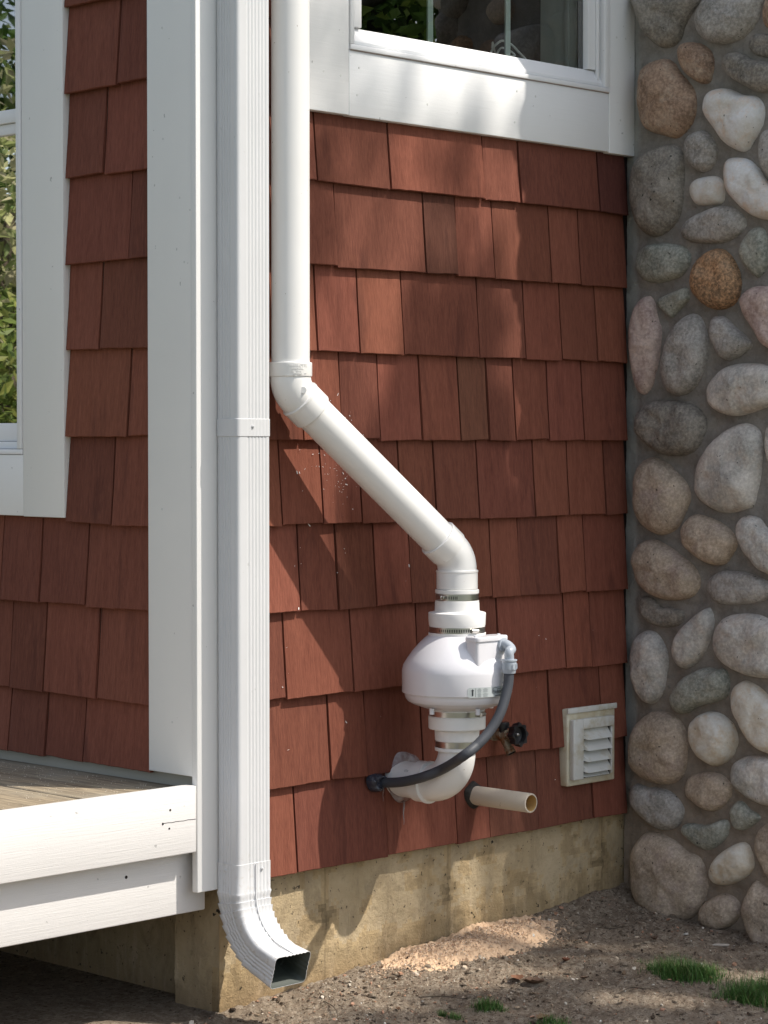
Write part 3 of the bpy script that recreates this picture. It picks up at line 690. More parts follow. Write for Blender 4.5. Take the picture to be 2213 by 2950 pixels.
for px, py, of, rr in ((368, 1750, .0315, .0028), (366, 1790, .0315, .0026), (352, 1780, .0315, .003), (273, 1895, -.0115, .004)):
    p = P(px, py, of); dot('nail_hole', p.x, p.z, -of, rr, M_DARK, deck)
M_DIM = M('filled_nail_head', .6, (.64, .65, .63)).m
for px, py in ((776, 146), (736, 163), (772, 205), (924, 225), (1117, 197), (1157, 208), (1112, 264), (699, 154)):
    x, z = A(px, py, .0286); dot('nail_head', x, z, -.0284, .0030, M_DIM, wA)
for px, py in ((1332, 81), (1351, 84), (1340, 260)):
    x, z = A(px, py, .0301); dot('nail_head', x, z, -.0301, .0034, M_DIM, wA)
x, z = A(1148, 170, .030); dot('nail_head', x, z, -.030, .003, M_DARK, wA)
for px, py in ((388, 427), (398, 566), (396, 1840), (350, 60), (352, 300), (350, 1100), (372, 1560)):
    y, z = B(px, py, .0286); dot('nail_head', y, z, -.0286, .003, M_DIM, house, 'x')
G().box(.468, 1.4605, -.0302, -.0285, 2.2975, 2.3004).obj('caulk_line', M('stained_caulk', .7, (.36, .27, .25)).m, wA)
# crack running from a nail to the end of the fascia
a_, b_ = P(354, 1779, .0313), P(423, 1769, .0313)
v = []; 
for i in range(9):
    q = a_.lerp(b_, i/8)+Vector((0, 0, .0006*math.sin(i*2.3))); v += [q+Vector((0, 0, .0007)), q-Vector((0, 0, .0007))]
mk('board_crack', v, [(2*i, 2*i+1, 2*i+3, 2*i+2) for i in range(8)], M_DARK, deck)
# ------------------------------------------------------------------ downspout
ds = thing('downspout', (.081, -.0675, .1), 'white ribbed rectangular downspout on the corner board, its crimped elbow open at the foot', 'downspout')
def ds_profile(w_=.104, d_=.074, rc=.010, amp=.0017):
    pts = []
    hw, hd = w_/2, d_/2
    def side(n, fn):
        for k in range(n): pts.append(fn(k/(n-1)))
    def corner(cx, cy, a0):
        for k in range(1, 5): a = a0+math.pi/2*k/5; pts.append((cx+rc*math.cos(a), cy+rc*math.sin(a)))
    # b positive = front (-y). go: left face back->front, front left->right, right face, back
    def rid(t, a, b, n): return amp*(.5-.5*math.cos(2*math.pi*n*(t-a)/(b-a))) if a < t < b else 0
    side(44, lambda t: (-hw+rid(t, .12, .78, 4), -hd+rc+(d_-2*rc)*t))
    for k in range(1, 5): a = math.pi-math.pi/2*k/5; pts.append((-hw+rc+rc*math.cos(a), hd-rc+rc*math.sin(a)))
    side(64, lambda t: (-hw+rc+(w_-2*rc)*t, hd-rid(t, .22, .97, 6)))
    for k in range(1, 5): a = math.pi/2-math.pi/2*k/5; pts.append((hw-rc+rc*math.cos(a), hd-rc+rc*math.sin(a)))
    side(24, lambda t: (hw-rid(t, .2, .8, 3), hd-rc-(d_-2*rc)*t))
    for k in range(1, 5): a = 0-math.pi/2*k/5; pts.append((hw-rc+rc*math.cos(a), -hd+rc+rc*math.sin(a)))
    side(6, lambda t: (hw-rc-(w_-2*rc)*t, -hd))
    for k in range(1, 5): a = -math.pi/2-math.pi/2*k/5; pts.append((-hw+rc+rc*math.cos(a), -hd+rc+rc*math.sin(a)))
    return pts
DX, DY = .081, -.0675
def ds_sweep(stations, prof, name, solid=0, caps=False):
    """stations: (y, z, theta, scale_a, scale_b)"""
    v = []; f = []; n = len(prof)
    for (y, z, th, sa, sb) in stations:
        for a, b in prof:
            v.append((DX+a*sa, y-b*sb*math.cos(th), z+b*sb*math.sin(th)))
    for i in range(len(stations)-1):
        for k in range(n): f.append((i*n+k, i*n+(k+1) % n, (i+1)*n+(k+1) % n, (i+1)*n+k))
    return mk(name, v, f, M_ALU, ds, smooth=35)
pf = ds_profile()
zA, zB2 = A(530, 905, .105)[1], A(530, 942, .105)[1]
zC, zE = A(530, 1868, .105)[1], A(530, 1933, .105)[1]
ds_sweep([(DY, 3.7, 0, 1, 1), (DY, zA, 0, 1, 1)], pf, 'upper_pipe')
pf3 = ds_profile(amp=.0004)
ds_sweep([(DY, zA+.001, 0, 1.0, 1.0), (DY, zA, 0, 1.022, 1.032), (DY, zB2, 0, 1.022, 1.032), (DY, zB2-.001, 0, 1.0, 1.0)], pf3, 'joint_band')
ds_sweep([(DY, zB2, 0, .995, .995), (DY, zC, 0, .995, .995)], pf, 'lower_pipe')
pfe = ds_profile(amp=.0009)
stn = [(DY, zC+.0008, 0, .996, .996), (DY, zC, 0, 1.020, 1.03), (DY, zE+.006, 0, 1.020, 1.03)]
RB = .154; TH = R(74); nb = 8; ycen = DY-RB; 
stn.append((DY, zE+.002, 0, 1.045, 1.06))
def arc(th, R_=RB): return (DY-R_*(1-math.cos(th)), zE-R_*math.sin(th))
for i in range(nb):
    t0 = TH*.86*(i/nb); t1 = TH*.86*((i+1)/nb)
    s0 = 1.056; s1 = .990
    y, z = arc(t0+.002); stn.append((y, z, t0, s0, s0*1.02))
    y, z = arc(t0+(t1-t0)*.5); stn.append((y, z, (t0+t1)/2, (s0+s1)/2-.008, (s0+s1)/2))
    y, z = arc(t1-.002); stn.append((y, z, t1, s1, s1))
y, z = arc(TH*.86+.004); stn.append((y, z, TH*.87, 1.01, 1.01))
y, z = arc(TH); stn.append((y, z, TH, 1.0, 1.0))
stn.append((y-.045*math.sin(TH), z-.045*math.cos(TH), TH, 1.07, 1.06))
el = ds_sweep(stn, ds_profile(amp=.0016), 'outlet_elbow')
sm = el.modifiers.new('thick', 'SOLIDIFY'); sm.thickness = .0014; sm.offset = -1; el.data.materials.append(M('outlet_inner_shade', .6, (.045, .055, .045)).m); sm.material_offset = 1  # near-black inner face paints in the shade inside the outlet
def screw(name, p, r, par, mat, ax='y', s=-1, h=.0035):
    pr = [(0, r*1.5), (h*.35, r*1.45), (h*.36, r), (h, r*.75)]
    if ax == 'y': v, f = lathe(p[0], p[2], [(p[1]+s*a, b) for a, b in pr], 12, 'y')
    else:
        v, f = lathe(0, 0, [(s*a, b) for a, b in pr], 12, 'z'); v = [(p[0]+q[2], p[1]+q[0], p[2]+q[1]) for q in v]
    return mk(name, v, f, mat, par, smooth=40)
for px, py in ((547, 921), (567, 1876)):
    p = P(px, py, .107); screw('screw', (p.x, -.106, p.z), .0028, ds, M_ALU)
p = pl(487, 1880, 0, .028); screw('screw', (.028, p.y, p.z), .0028, ds, M_ALU, 'x')
# folded lock seam down the sleeve and elbow
sv = [(.0, zC-.001), (0, zE)]
v = []; f = []
px_seam = P(553, 1900, .107).x
st_ = [(DY-.0385*1.0, zC-.002, 0)]+[(DY-.0385, zE, 0)]
for i in range(17):
    t = TH*i/16; y, z = arc(t); st_.append((y-math.cos(t)*.0388, z+math.sin(t)*.0388, t))
y, z, t = st_[-1]; st_.append((y-.043*math.sin(t), z-.043*math.cos(t), t))
for i, (y, z, t) in enumerate(st_):
    for du, dn in ((-.0022, 0), (-.0016, .0024), (.0016, .0024), (.0022, 0)):
        v.append((px_seam+du, y-math.cos(t)*dn, z+math.sin(t)*dn))
for i in range(len(st_)-1):
    for k in range(3): f.append((i*4+k, i*4+k+1, (i+1)*4+k+1, (i+1)*4+k))
mk('lock_seam', v, f, M_ALU, ds, smooth=40)
# ------------------------------------------------------------------ vent pipe
AX, AY = .6535, -.210                     # axis of the fan
def zf(py, x=AX, y=AY):
    d = Vector((x, y, 0))-CAM; dep = d.dot(Vector((fwd.x, fwd.y, 0)))
    # ray at the column of the axis
    u = 829.5+FPX*((Vector((x, y, 1))-CAM).dot(rgt))/((Vector((x, y, 1))-CAM).dot(fwd))
    return pl(u, py, 1, y).z
DEP = (Vector((AX, AY, 1.))-CAM).dot(fwd)
def rp(hw): return hw*DEP/FPX
PR = .0447; VX = .214; VY = -.085
vp = thing('vent_pipe', (VX, VY, 1.4), 'white round plastic vent pipe dropping beside the downspout and slanting across to the fan', 'pipe')
z1 = pl(628, 842, 1, VY).z; z2 = zf(1204)
n1 = Vector((VX, VY, z1)); n2 = Vector((AX, AY, z2)); dg = (n2-n1).normalized()
sk_ = .052
tube('upright_pipe', [(VX, VY, 3.7), (VX, VY, z1+.045)], PR, M_PVC, vp, 56)
tube('slanted_pipe', [n1+dg*.05, n2-dg*.05], PR, M_PVC, vp, 56)
def elbow45(name, a, corner, b, par, la, lb, hubr=.0503, body=.0470, bead=True):
    """a,b unit directions away from the corner"""
    pts = []; rad = []
    bl = .030
    def add(p, r): pts.append(p); rad.append(r)
    add(corner+a*(la+.0005), PR); add(corner+a*la, hubr-.001); add(corner+a*(la-.0015), hubr); add(corner+a*(bl+.004), hubr); add(corner+a*(bl+.0015), hubr-.0006); add(corner+a*bl, body)
    for i in range(1, 12):
        t = i/12; p = (1-t)**2*(corner+a*bl)+2*t*(1-t)*corner+t*t*(corner+b*bl); add(p, body+.0006)
    add(corner+b*bl, body)
    if bead:
        add(corner+b*(bl+.0012), hubr+.0012); add(corner+b*(bl+.0055), hubr+.0012); add(corner+b*(bl+.0068), hubr)
    else: add(corner+b*(bl+.0015), hubr)
    add(corner+b*(lb-.0015), hubr); add(corner+b*lb, hubr-.001); add(corner+b*(lb+.0005), PR)
    v, f = sweep(pts, rad, 64); return mk(name, v, f, M_PVC, par, smooth=32)
up = Vector((0, 0, 1))
hub1 = (pl(628, 783, 1, VY).z-z1)
eb = elbow45('elbow', up, n1, dg, vp, hub1, .078)
eb2 = elbow45('elbow', -dg, n2, -up, vp, .075, z2-zf(1272))
# gate mark (round boss) on the upper elbow
vd = (CAM-n1).normalized(); vd.z = 0; vd.normalize()
gc = pl(655, 843, 1, VY-.037)
side = rgt
v, f = [], []
bt = [gc+(rgt*math.cos(a)+Vector((0, 0, 1))*math.sin(a))*.0078 for a in [2*math.pi*k/20 for k in range(20)]]
g = G().add([p-vd*.012 for p in bt]+[p+vd*.0175 for p in bt], [(k, (k+1) % 20, 20+(k+1) % 20, 20+k) for k in range(20)]+[tuple(range(20, 40))])
mk('moulding_boss', g.v, g.f, M_PVC, eb, smooth=40)
def text_mesh(s, size):
    cu = bpy.data.curves.new('t', 'FONT'); cu.body = s; cu.size = size; cu.align_x = 'LEFT'; cu.resolution_u = 3
    o = bpy.data.objects.new('t', cu); COL.objects.link(o); dgp = bpy.context.evaluated_depsgraph_get()
    me = bpy.data.meshes.new_from_object(o.evaluated_get(dgp)); v = [q.co.copy() for q in me.vertices]; f = [tuple(p.vertices) for p in me.polygons]
    bpy.data.objects.remove(o); bpy.data.curves.remove(cu); bpy.data.meshes.remove(me); return v, f
CA = math.atan2(CAM.y-AY, CAM.x-AX)      # bearing of the viewer from the axis
def wrap(v, cx, cy, r, phi0, z0):
    """x runs to the right as seen from outside"""
    return [(cx+(r+q[2])*math.cos(phi0+q[0]/r), cy+(r+q[2])*math.sin(phi0+q[0]/r), z0+q[1]) for q in v]
def emboss(lines, par, cx, cy, r, phi0, z0, mat, thick=.0007, name='embossed_lettering'):
    g = G()
    for s, size, dx, dz in lines:
        v, f = text_mesh(s, size)
        n = len(v); vv = [(p.x+dx, p.y+dz, thick) for p in v]+[(p.x+dx, p.y+dz, -.0002) for p in v]
        ec = {}
        for q in f:
            for i in range(len(q)):
                e = (q[i], q[(i+1) % len(q)]); ec[e] = 1
        ff = list(f)+[(a, b, b+n, a+n) for (a, b) in ec if (b, a) not in ec]
        g.add(wrap(vv, cx, cy, r, phi0, z0), ff)
    return g.obj(name, mat, par)
zt_ = z1+hub1
emboss([('CHARLOTTE', .0092, 0, 0), ('MADE IN U.S.A.', .0045, .011, -.0062), ('PVC   DWV', .0055, .0085, -.0125), ('ASTM D2665', .0042, .014, -.0175), ('1.35 - 3   45', .0058, -.004, -.0228), ('nsf', .005, .044, -.0165)],
       eb, VX, VY, .0503, CA-.12, zt_-.0112, M_PVC, .0009)
# ------------------------------------------------------------------ radon fan
fan = thing('vent_fan', (AX, AY, zf(1546)), 'round white inline fan hung on the pipe between banded rubber couplings', 'fan')
zy = lambda zz_: zf((1600+zz_/2.765)/1.33393)
hp = [(626, 60), (636, 63.5), (655, 70), (700, 83), (760, 97), (820, 108.5), (868, 116.5), (905, 118.8), (918, 119.2), (1080, 119.2), (1086, 118.8), (1088, 117.5), (1088.5, 113.2), (1110, 113.2), (1132, 111.5), (1155, 107), (1176, 97), (1195, 83), (1210, 70), (1222, 62), (1224, 55)]
v, f = lathe(AX, AY, [(zy(a), rp(b)) for a, b in hp], 120)
body = mk('housing', v, f, M_FAN, fan, smooth=24)
def ring(name, prof, mat, par=fan, n=88, **k):
    v, f = lathe(AX, AY, [(zy(a), rp(b)) for a, b in prof], n); return mk(name, v, f, mat, par, smooth=30, **k)
cu_ = ring('coupling', [(270, 43), (271, 46.7), (273, 47.3), (298, 47.3), (304, 45.8), (356, 45.8), (358, 47.2), (380, 48), (440, 48.6), (443, 49.3), (452, 60), (456, 62), (460, 62.3), (552, 61.2), (558, 60.4), (562, 60.2), (612, 60.2), (613, 62.2), (640, 62.2), (643, 60)], M_RUB)
cl_ = ring('coupling', [(1224, 60), (1278, 60), (1280, 61.8), (1284, 62), (1370, 61.8), (1378, 60.5), (1386, 49.4), (1390, 48.6), (1468, 47.6), (1472, 46.2), (1524, 46), (1527, 47.8), (1550, 47.8), (1553, 45.5)], M_RUB)
def clamp(y0, y1, hw, par, phi_screw, slots):
    n = 150; v = []; f = []; mi = []
    z0, z1_ = zy(y1), zy(y0); r = rp(hw)
    prof = [(z0, r-.002), (z0, r), (z0+(z1_-z0)*.25, r), (z0+(z1_-z0)*.75, r), (z1_, r), (z1_, r-.002)]
    for z, q in prof:
        for k in range(n): a = 2*math.pi*k/n; v.append((AX+q*math.cos(a), AY+q*math.sin(a), z))
    for i in range(len(prof)-1):
        for k in range(n):
            f.append((i*n+k, i*n+(k+1) % n, (i+1)*n+(k+1) % n, (i+1)*n+k))
            a = (2*math.pi*(k+.5)/n - CA) ; a = (a+math.pi) % (2*math.pi)-math.pi
            mi.append(1 if i == 2 and k % 2 == 0 and slots[0] < a < slots[1] else 0)
    o = mk('hose_clamp', v, f, None, par, mats=[M_STEEL, M_SLOT], fmi=mi, smooth=30)
    # worm screw housing
    ph = CA+phi_screw; c = Vector((AX+(r+.004)*math.cos(ph), AY+(r+.004)*math.sin(ph), (z0+z1_)/2)); tdir = Vector((-math.sin(ph), math.cos(ph), 0))
    vv, ff = sweep([c-tdir*.008, c-tdir*.0078, c+tdir*.006, c+tdir*.0062, c+tdir*.0063, c+tdir*.0125, c+tdir*.0126], [.0045, .0055, .0055, .005, .0038, .0038, .003], 16)
    mk('clamp_screw', vv, ff, M_STEEL, o, smooth=35)
    return o
clamp(305, 355, 46.6, cu_, -.80, (-.55, .05))
clamp(565, 611, 60.9, cu_, .60, (-.75, .55))
clamp(1232, 1272, 60.8, cl_, 1.0, (2.5, 2.6))
clamp(1474, 1522, 46.8, cl_, 2.6, (2.5, 2.6))
# feet under the bowl
for a in (-.62, .5, 2.2, -2.3):
    c = Vector((AX+rp(92)*math.cos(CA+a), AY+rp(92)*math.sin(CA+a), 0))
    v, f = lathe(c.x, c.y, [(zy(1190), .006), (zy(1236), .006), (zy(1240), .0045)], 16); mk('foot', v, f, M_FAN, fan, smooth=40)
# junction box
bt_, bb_ = zy(628), zy(1000)
pL = pl((1050+905/2.765)/1.33393, 1400, 1, AY-.108); x0 = AX-.0562; x1 = AX+.0516; y0 = AY-.118; y1 = AY-.078
def rrect(x0, x1, y0, y1, r, n=6):
    o = []
    for cx, cy, a0 in ((x0+r, y0+r, math.pi), (x1-r, y0+r, -math.pi/2), (x1-r, y1-r, 0), (x0+r, y1-r, math.pi/2)):
        for k in range(n+1): a = a0+math.pi/2*k/n; o.append((cx+r*math.cos(a), cy+r*math.sin(a)))
    return o
def extrude(loops):
    v = []; f = []; n = len(loops[0][0])
    for lp, z in loops: v += [(p[0], p[1], z) for p in lp]
    for i in range(len(loops)-1):
        for k in range(n): f.append((i*n+k, i*n+(k+1) % n, (i+1)*n+(k+1) % n, (i+1)*n+k))
    f.append(tuple(range(n))[::-1]); f.append(tuple((len(loops)-1)*n+k for k in range(n))); return v, f
zlid0, zlid1 = zy(655), zy(622)
v, f = extrude([(rrect(x0, x1, y0, y1, .008), zy(1000)), (rrect(x0, x1, y0, y1, .008), zlid0)])
jb = mk('junction_box', v, f, M_FAN, fan, smooth=35)
v, f = extrude([(rrect(x0-.003, x1+.003, y0-.003, y1+.003, .011), zlid0-.001), (rrect(x0-.0035, x1+.0035, y0-.0035, y1+.0035, .011), zlid0+.004), (rrect(x0-.003, x1+.003, y0-.003, y1+.003, .011), zlid1-.002), (rrect(x0-.001, x1+.001, y0-.001, y1+.001, .010), zlid1)])
lid = mk('lid', v, f, M_FAN, jb, smooth=35)
for sx_, sy_ in ((.012, .018), (.096, .018)):
    v, f = lathe(x0+sx_, y0+sy_, [(zlid1, .004), (zlid1+.0025, .004), (zlid1+.003, .003)], 12); mk('lid_screw', v, f, M_FAN, jb, smooth=40)
# sticker on the drum
rS = rp(119.2)+.0005
def drum(pts, r): return [(AX+r*math.cos(CA+p[0]), AY+r*math.sin(CA+p[0]), p[1]) for p in pts]
def phi_px(px): return math.asin(max(-1, min(1, (px-(1050+742/2.765)/1.33393)/119.2/1.0*1.0)))
# drum half width is 119.2 px at this depth
ph0 = math.asin((( (1320+290/10.369)/1.33393)-988.5)/119.2); ph1 = math.asin(((1320+1400/10.369)/1.33393-988.5)/119.2)+.05
zS0, zS1 = zf((1930+690/10.369)/1.33393)+.0, zf((1930+398/10.369)/1.33393)
zS0 += .002; zS1 += .002
n = 24; v = []; f = []
for i in range(n+1):
    a = ph0+(ph1-ph0)*i/n; e = .003 if i in (0,) else 0
    v += drum([(a, zS0+e), (a, zS1-e)], rS)
for i in range(n): f.append((2*i, 2*i+2, 2*i+3, 2*i+1))
stk = mk('sticker', v, f, M_LABEL, fan, smooth=60)
H = zS1-zS0; r2 = rS+.0003; u_ = lambda mm: ph0+mm/rS
g = G()
def bar(a0, a1, za, zb, gg=None):
    q = drum([(u_(a0), za), (u_(a1), za), (u_(a1), zb), (u_(a0), zb)], r2); (gg or g).add(q, [(0, 1, 2, 3)])
bar(.0105, .0145, zS0+H*.18, zS0+H*.70)
g.add(drum([(u_(.0085), zS0+H*.68), (u_(.0165), zS0+H*.68), (u_(.0125), zS0+H*.86)], r2), [(0, 1, 2)])
for k in range(9): bar(.0195, .0205, zS0+H*(.08+.1*k), zS0+H*(.14+.1*k))
# house shaped outline round the maker's name
LW = .078
def line(p, q, t=.0009):
    (a, b), (c, d) = p, q; L = math.hypot(c-a, d-b); nx, nz_ = -(d-b)/L*t/2, (c-a)/L*t/2; m_ = 6; vv = []
    for i in range(m_+1):
        s = i/m_; x = a+(c-a)*s; z = b+(d-b)*s; vv += drum([(u_(x+nx), zS0+z+nz_), (u_(x-nx), zS0+z-nz_)], r2)
    g.add(vv, [(2*i, 2*i+1, 2*i+3, 2*i+2) for i in range(m_)])
hx = .066; lx = .050
for p, q in (((hx, H*.36), (hx, H*.76)), ((hx, H*.76), (hx+.010, H*.95)), ((hx+.010, H*.95), (hx+.020, H*.78)), ((hx+.020, H*.78), (hx+lx, H*.78)), ((hx, H*.36), (hx+lx, H*.36))): line(p, q)
g.obj('sticker_print', M_INK, stk)
emboss([('RadonAway', .0105, 0, 0), ('www.radonaway.com', .0044, .006, -.0085)], stk, AX, AY, rS+.0002, CA+ph0+(hx+.002)/rS, zS0+H*.42, M_INK, .0002, 'sticker_lettering')
g = G()
for cx_, wl in ((.030, .009), (.046, .012)):
    for blk in (0, 1):
        for k in range(5):
            zc_ = zS0+H*(.90-.085*k-.47*blk); q = wl*random.uniform(.6, 1)/2*(1.3 if k else .7); bar(cx_-q, cx_+q, zc_-.0007, zc_+.0003, g)
for k in range(4): bar(.0062, .0068, zS0+H*(.15+.17*k), zS0+H*(.28+.17*k), g)
g.obj('sticker_print', M_INKG, stk)
# ------------------------------------------------------------------ inlet elbow into the wall
ip = thing('inlet_pipe', (AX, AY, zf(1650)), 'short white pipe elbow turning from under the fan into the shingled wall', 'pipe')
ze = P((1050+737/2.765)/1.33393, 1688, -AY).z   # axis height of the horizontal run
ze = A(858, 1679, .0)[1]
RE = .088
pts = [(AX, AY, zy(1500)), (AX, AY, zy(1553)), (AX, AY, ze+RE)]; rad = [.0440]*3
pts.insert(2, (AX, AY, zy(1554))); rad.insert(2, .0440)
pts[-1] = (AX, AY, ze+RE)
for i in range(1, 17):
    t = math.pi/2*i/16; pts.append((AX, AY+RE*(1-math.cos(t)), ze+RE-RE*math.sin(t))); rad.append(.0452+.002*math.sin(math.pi*i/16))
yE = AY+RE
pts += [(AX, yE+.001, ze), (AX, yE+.006, ze), (AX, yE+.0075, ze), (AX, yE+.036, ze), (AX, yE+.0368, ze)]; rad += [.0525, .0525, .0508, .0508, .0447]
v, f = sweep(pts, rad, 64); mk('elbow', v, f, M_PVC, ip, smooth=32)
tube('stub', [(AX, yE+.03, ze), (AX, .02, ze)], .0447, M_PVC, ip, 56)
emboss([('02946', .0055, 0, 0)], ip, 0, 0, 1, 0, 0, M_INKG, .0002, 'pencil_number')
nb_ = [o for o in bpy.data.objects if o.name.startswith('pencil_number')][0]
# re-map pencil number onto the stub's upper flank
v, f = text_mesh('02946', .0085); rr_ = .0447+.0003
for q in range(len(v)):
    a = R(118)+v[q].y/rr_     # angle in the x-z plane seen from outside
    v[q] = Vector((AX+rr_*math.cos(a+R(20)), -.066-v[q].x, ze+rr_*math.sin(a+R(20))))
bpy.data.meshes.remove(nb_.data)
mk('pencil_number', v, f, M_INKG, ip)
def blob(name, cx, cz, outl, h, mat, par, seed=0, hole=None, y_s=-.016):
    ol = closed_outline(outl, 64); c = Vector((cx, cz)); v = []; f = []; n = len(ol)
    rings = [(0, 1.0), (.25, .97), (.55, .9), (.8, .8), (1, .68), (.95, .5), (.9, .3)]
    for hh, rr in rings:
        for p in ol:
            q = c+(p-c)*rr; d = h*hh*(1+.5*fbm(q.x*30, q.y*30, seed, 3)); v.append((q.x, y_s-d, q.y))
    v.append((cx, y_s-h*.9, cz))
    for i in range(len(rings)-1):
        for k in range(n): f.append((i*n+k, i*n+(k+1) % n, (i+1)*n+(k+1) % n, (i+1)*n+k))
    L = (len(rings)-1)*n
    for k in range(n): f.append((L+k, L+(k+1) % n, len(v)-1))
    return mk(name, v, f, mat, par, smooth=180)
zz3 = lambda x, y: A((1050+x/4.74)/1.33393, (2100+y/4.74)/1.33393, .02)   # from an enlarged view of the inlet
blob('sealant', AX, ze, [zz3(*q) for q in ((340, 620), (390, 430), (450, 330), (540, 308), (640, 330), (740, 390), (790, 560), (740, 800), (650, 950), (545, 1010), (460, 1000), (380, 900), (335, 780))], .020, M_SIL, ip, 3)
def drip(name, p, L, mat, par, r=.0028):
    pts = [Vector((p[0], -.024, p[1]))+Vector((.0012*math.sin(i*1.3), .0005*i if i < 3 else .001, -L*i/7)) for i in range(8)]
    tube(name, pts, [r*(1-.85*i/7) for i in range(8)], mat, par, 10)
drip('sealant_drip', zz3(525, 985), .06, M_SIL, ip, .0028)
# ------------------------------------------------------------------ conduit
cn = thing('cable_conduit', (x1-.02, y0-.03, zy(1000)), 'dark grey flexible cable conduit curving from the fan box down into the wall', 'conduit')
cz = lambda x, y: ((1050+x/2.765)/1.33393, (1600+y/2.765)/1.33393)
e0 = P(*cz(1098, 712), -(y0-.001)); 
eo = [e0+Vector((0, .006, 0)), e0, e0+Vector((0, -.018, 0))]
tip = P(*cz(1154, 830), -(e0.y-.036))
path = catmull([e0+Vector((0, .006, 0)), e0+Vector((0, -.014, .001)), e0+Vector((.0, -.029, -.009)), Vector((tip.x, tip.y, tip.z+.018)), tip], 8)
v, f = sweep(path, [.0115]*len(path), 24); ce = mk('conduit_elbow', v, f, M_GREYP, cn, smooth=40)
v, f = sweep([e0+Vector((0, .002, 0)), e0+Vector((0, -.006, 0)), e0+Vector((0, -.007, 0))], [.0165, .0165, .0120], 24); mk('flange', v, f, M_GREYP, cn, smooth=35)
zt0 = tip.z
pr_ = [(.0005, .0118), (0, .0190), (-.0035, .0190), (-.004, .0168), (-.0075, .0168), (-.008, .0180), (-.024, .0180), (-.0245, .0168), (-.033, .0150), (-.0335, .0125)]
v, f = sweep([tip+Vector((0, 0, a)) for a, b in pr_], [b for a, b in pr_], 8 if False else 24); nut = mk('compression_nut', v, f, M_GREYP, cn, smooth=30)
g = G()
for k in range(10):
    a = 2*math.pi*k/10; c = tip+Vector((.0182*math.cos(a), .0182*math.sin(a), -.016)); t_ = Vector((-math.sin(a), math.cos(a), 0)); o_ = Vector((math.cos(a), math.sin(a), 0))
    vv = [c+t_*s*.0022+Vector((0, 0, q*.006))+o_*w2 for s in (-1, 1) for q in (-1, 1) for w2 in (-.002, .0013)]
    g.add(vv, [(0, 1, 3, 2), (4, 6, 7, 5), (0, 4, 5, 1), (2, 3, 7, 6), (0, 2, 6, 4), (1, 5, 7, 3)])
g.obj('grip_rib', M_GREYP, nut)
offs = -tip.y
ctrl = [tip+Vector((0, 0, -.028)), P(*cz(1140, 1060), offs+.002), P(*cz(1085, 1250), offs+.003), P(*cz(1000, 1398), offs-.004), P(*cz(900, 1510), offs-.012), P(*cz(780, 1605), offs-.028),
        P(*cz(640, 1695), .225), P(*cz(480, 1762), .17), P(*cz(320, 1802), .10), P(*cz(190, 1812), .045), P(*cz(105, 1806), .008)]
path = catmull(ctrl, 26)
rad = []; s_acc = 0
for i, p in enumerate(path):
    if i: s_acc += (p-path[i-1]).length
    rad.append(.0122+.00022*math.sin(s_acc/.0044*2*math.pi)*(1 if s_acc < .30 else .4))
v, f = sweep(path, rad, 24); mk('flexible_tube', v, f, M_COND, cn, smooth=60)
qz = lambda x, y: A(*cz(x, y), .02)
c_ = qz(88, 1812)
blob('sealant', c_[0], c_[1], [qz(*q) for q in ((22, 1800), (40, 1750), (85, 1735), (150, 1745), (180, 1790), (150, 1860), (95, 1890), (45, 1870))], .022, M_SIL2, cn, 9)
drip('sealant_drip', qz(142, 1850), .035, M_SIL, cn, .002)
# ------------------------------------------------------------------ drain stub
dsb = thing('drain_stub', (.928, -.1, .41), 'cream coloured open ended pipe sticking straight out of the shingles', 'pipe')
bx, bz = A(1012, 1716, .0)
Rr = .0248; ln = .213
pts = [(bx, .02, bz), (bx, -ln+.001, bz), (bx, -ln, bz)]; v, f = sweep(pts+[(bx, -ln-.0003, bz)], [Rr, Rr, Rr-.0008, Rr-.0042], 48, caps=(False, False))
n = 48; k0 = len(v); 
v2, f2 = sweep([(bx, -ln-.0003, bz), (bx, .0, bz)], [Rr-.0042, Rr-.0042], 48, (False, True))
mk('pipe_wall', v, f, M_CREAM, dsb, smooth=40)
mk('bore', v2, f2, M_AMBER, dsb, smooth=40)
blob('foam_collar', bx, bz, [(bx+.0335*math.cos(a)*(1+.10*math.sin(3*a)), bz+.034*math.sin(a)*(1+.08*math.cos(4*a))) for a in [2*math.pi*k/12 for k in range(12)]], .014, M_FOAM, dsb, 5)
# ------------------------------------------------------------------ hose bib
wx, wz = A(1068, 1588, .02)
hb = thing('hose_tap', (wx, -.05, wz), 'corroded brass hose tap with a black round handle behind the conduit', 'tap')
v, f = sweep([(wx, -.016, wz), (wx, -.022, wz), (wx, -.0225, wz)], [.024, .024, .013], 28); mk('wall_flange', v, f, M_BRASS, hb, smooth=35)
h0 = Vector((wx, -.02, wz)); hq = P(*cz(1255, 1405), .098); 
dirw = Vector((0, -1, .10)).normalized()
pb = [h0+dirw*t for t in (0, .012, .02, .030, .031, .040, .041, .046, .047)]
v, f = sweep(pb, [.0125, .0130, .0150, .0145, .0125, .0125, .0135, .0135, .010], 28); mk('tap_body', v, f, M_BRASS, hb, smooth=35)
v, f = sweep([h0+dirw*.046, h0+dirw*.058, h0+dirw*.0585, h0+dirw*.062], [.0095, .0095, .0125, .0125], 24); mk('packing_nut', v, f, M_STEEL, hb, smooth=35)
s0 = h0+dirw*.026; s1 = P(*cz(1150, 1530), .062)
s1 = s0+Vector((.004, -.030, -.046))
pts = [s0, s0.lerp(s1, .5), s0.lerp(s1, .72), s0.lerp(s1, .73), s0.lerp(s1, .80), s0.lerp(s1, .81), s0.lerp(s1, .90), s0.lerp(s1, .91), s1]
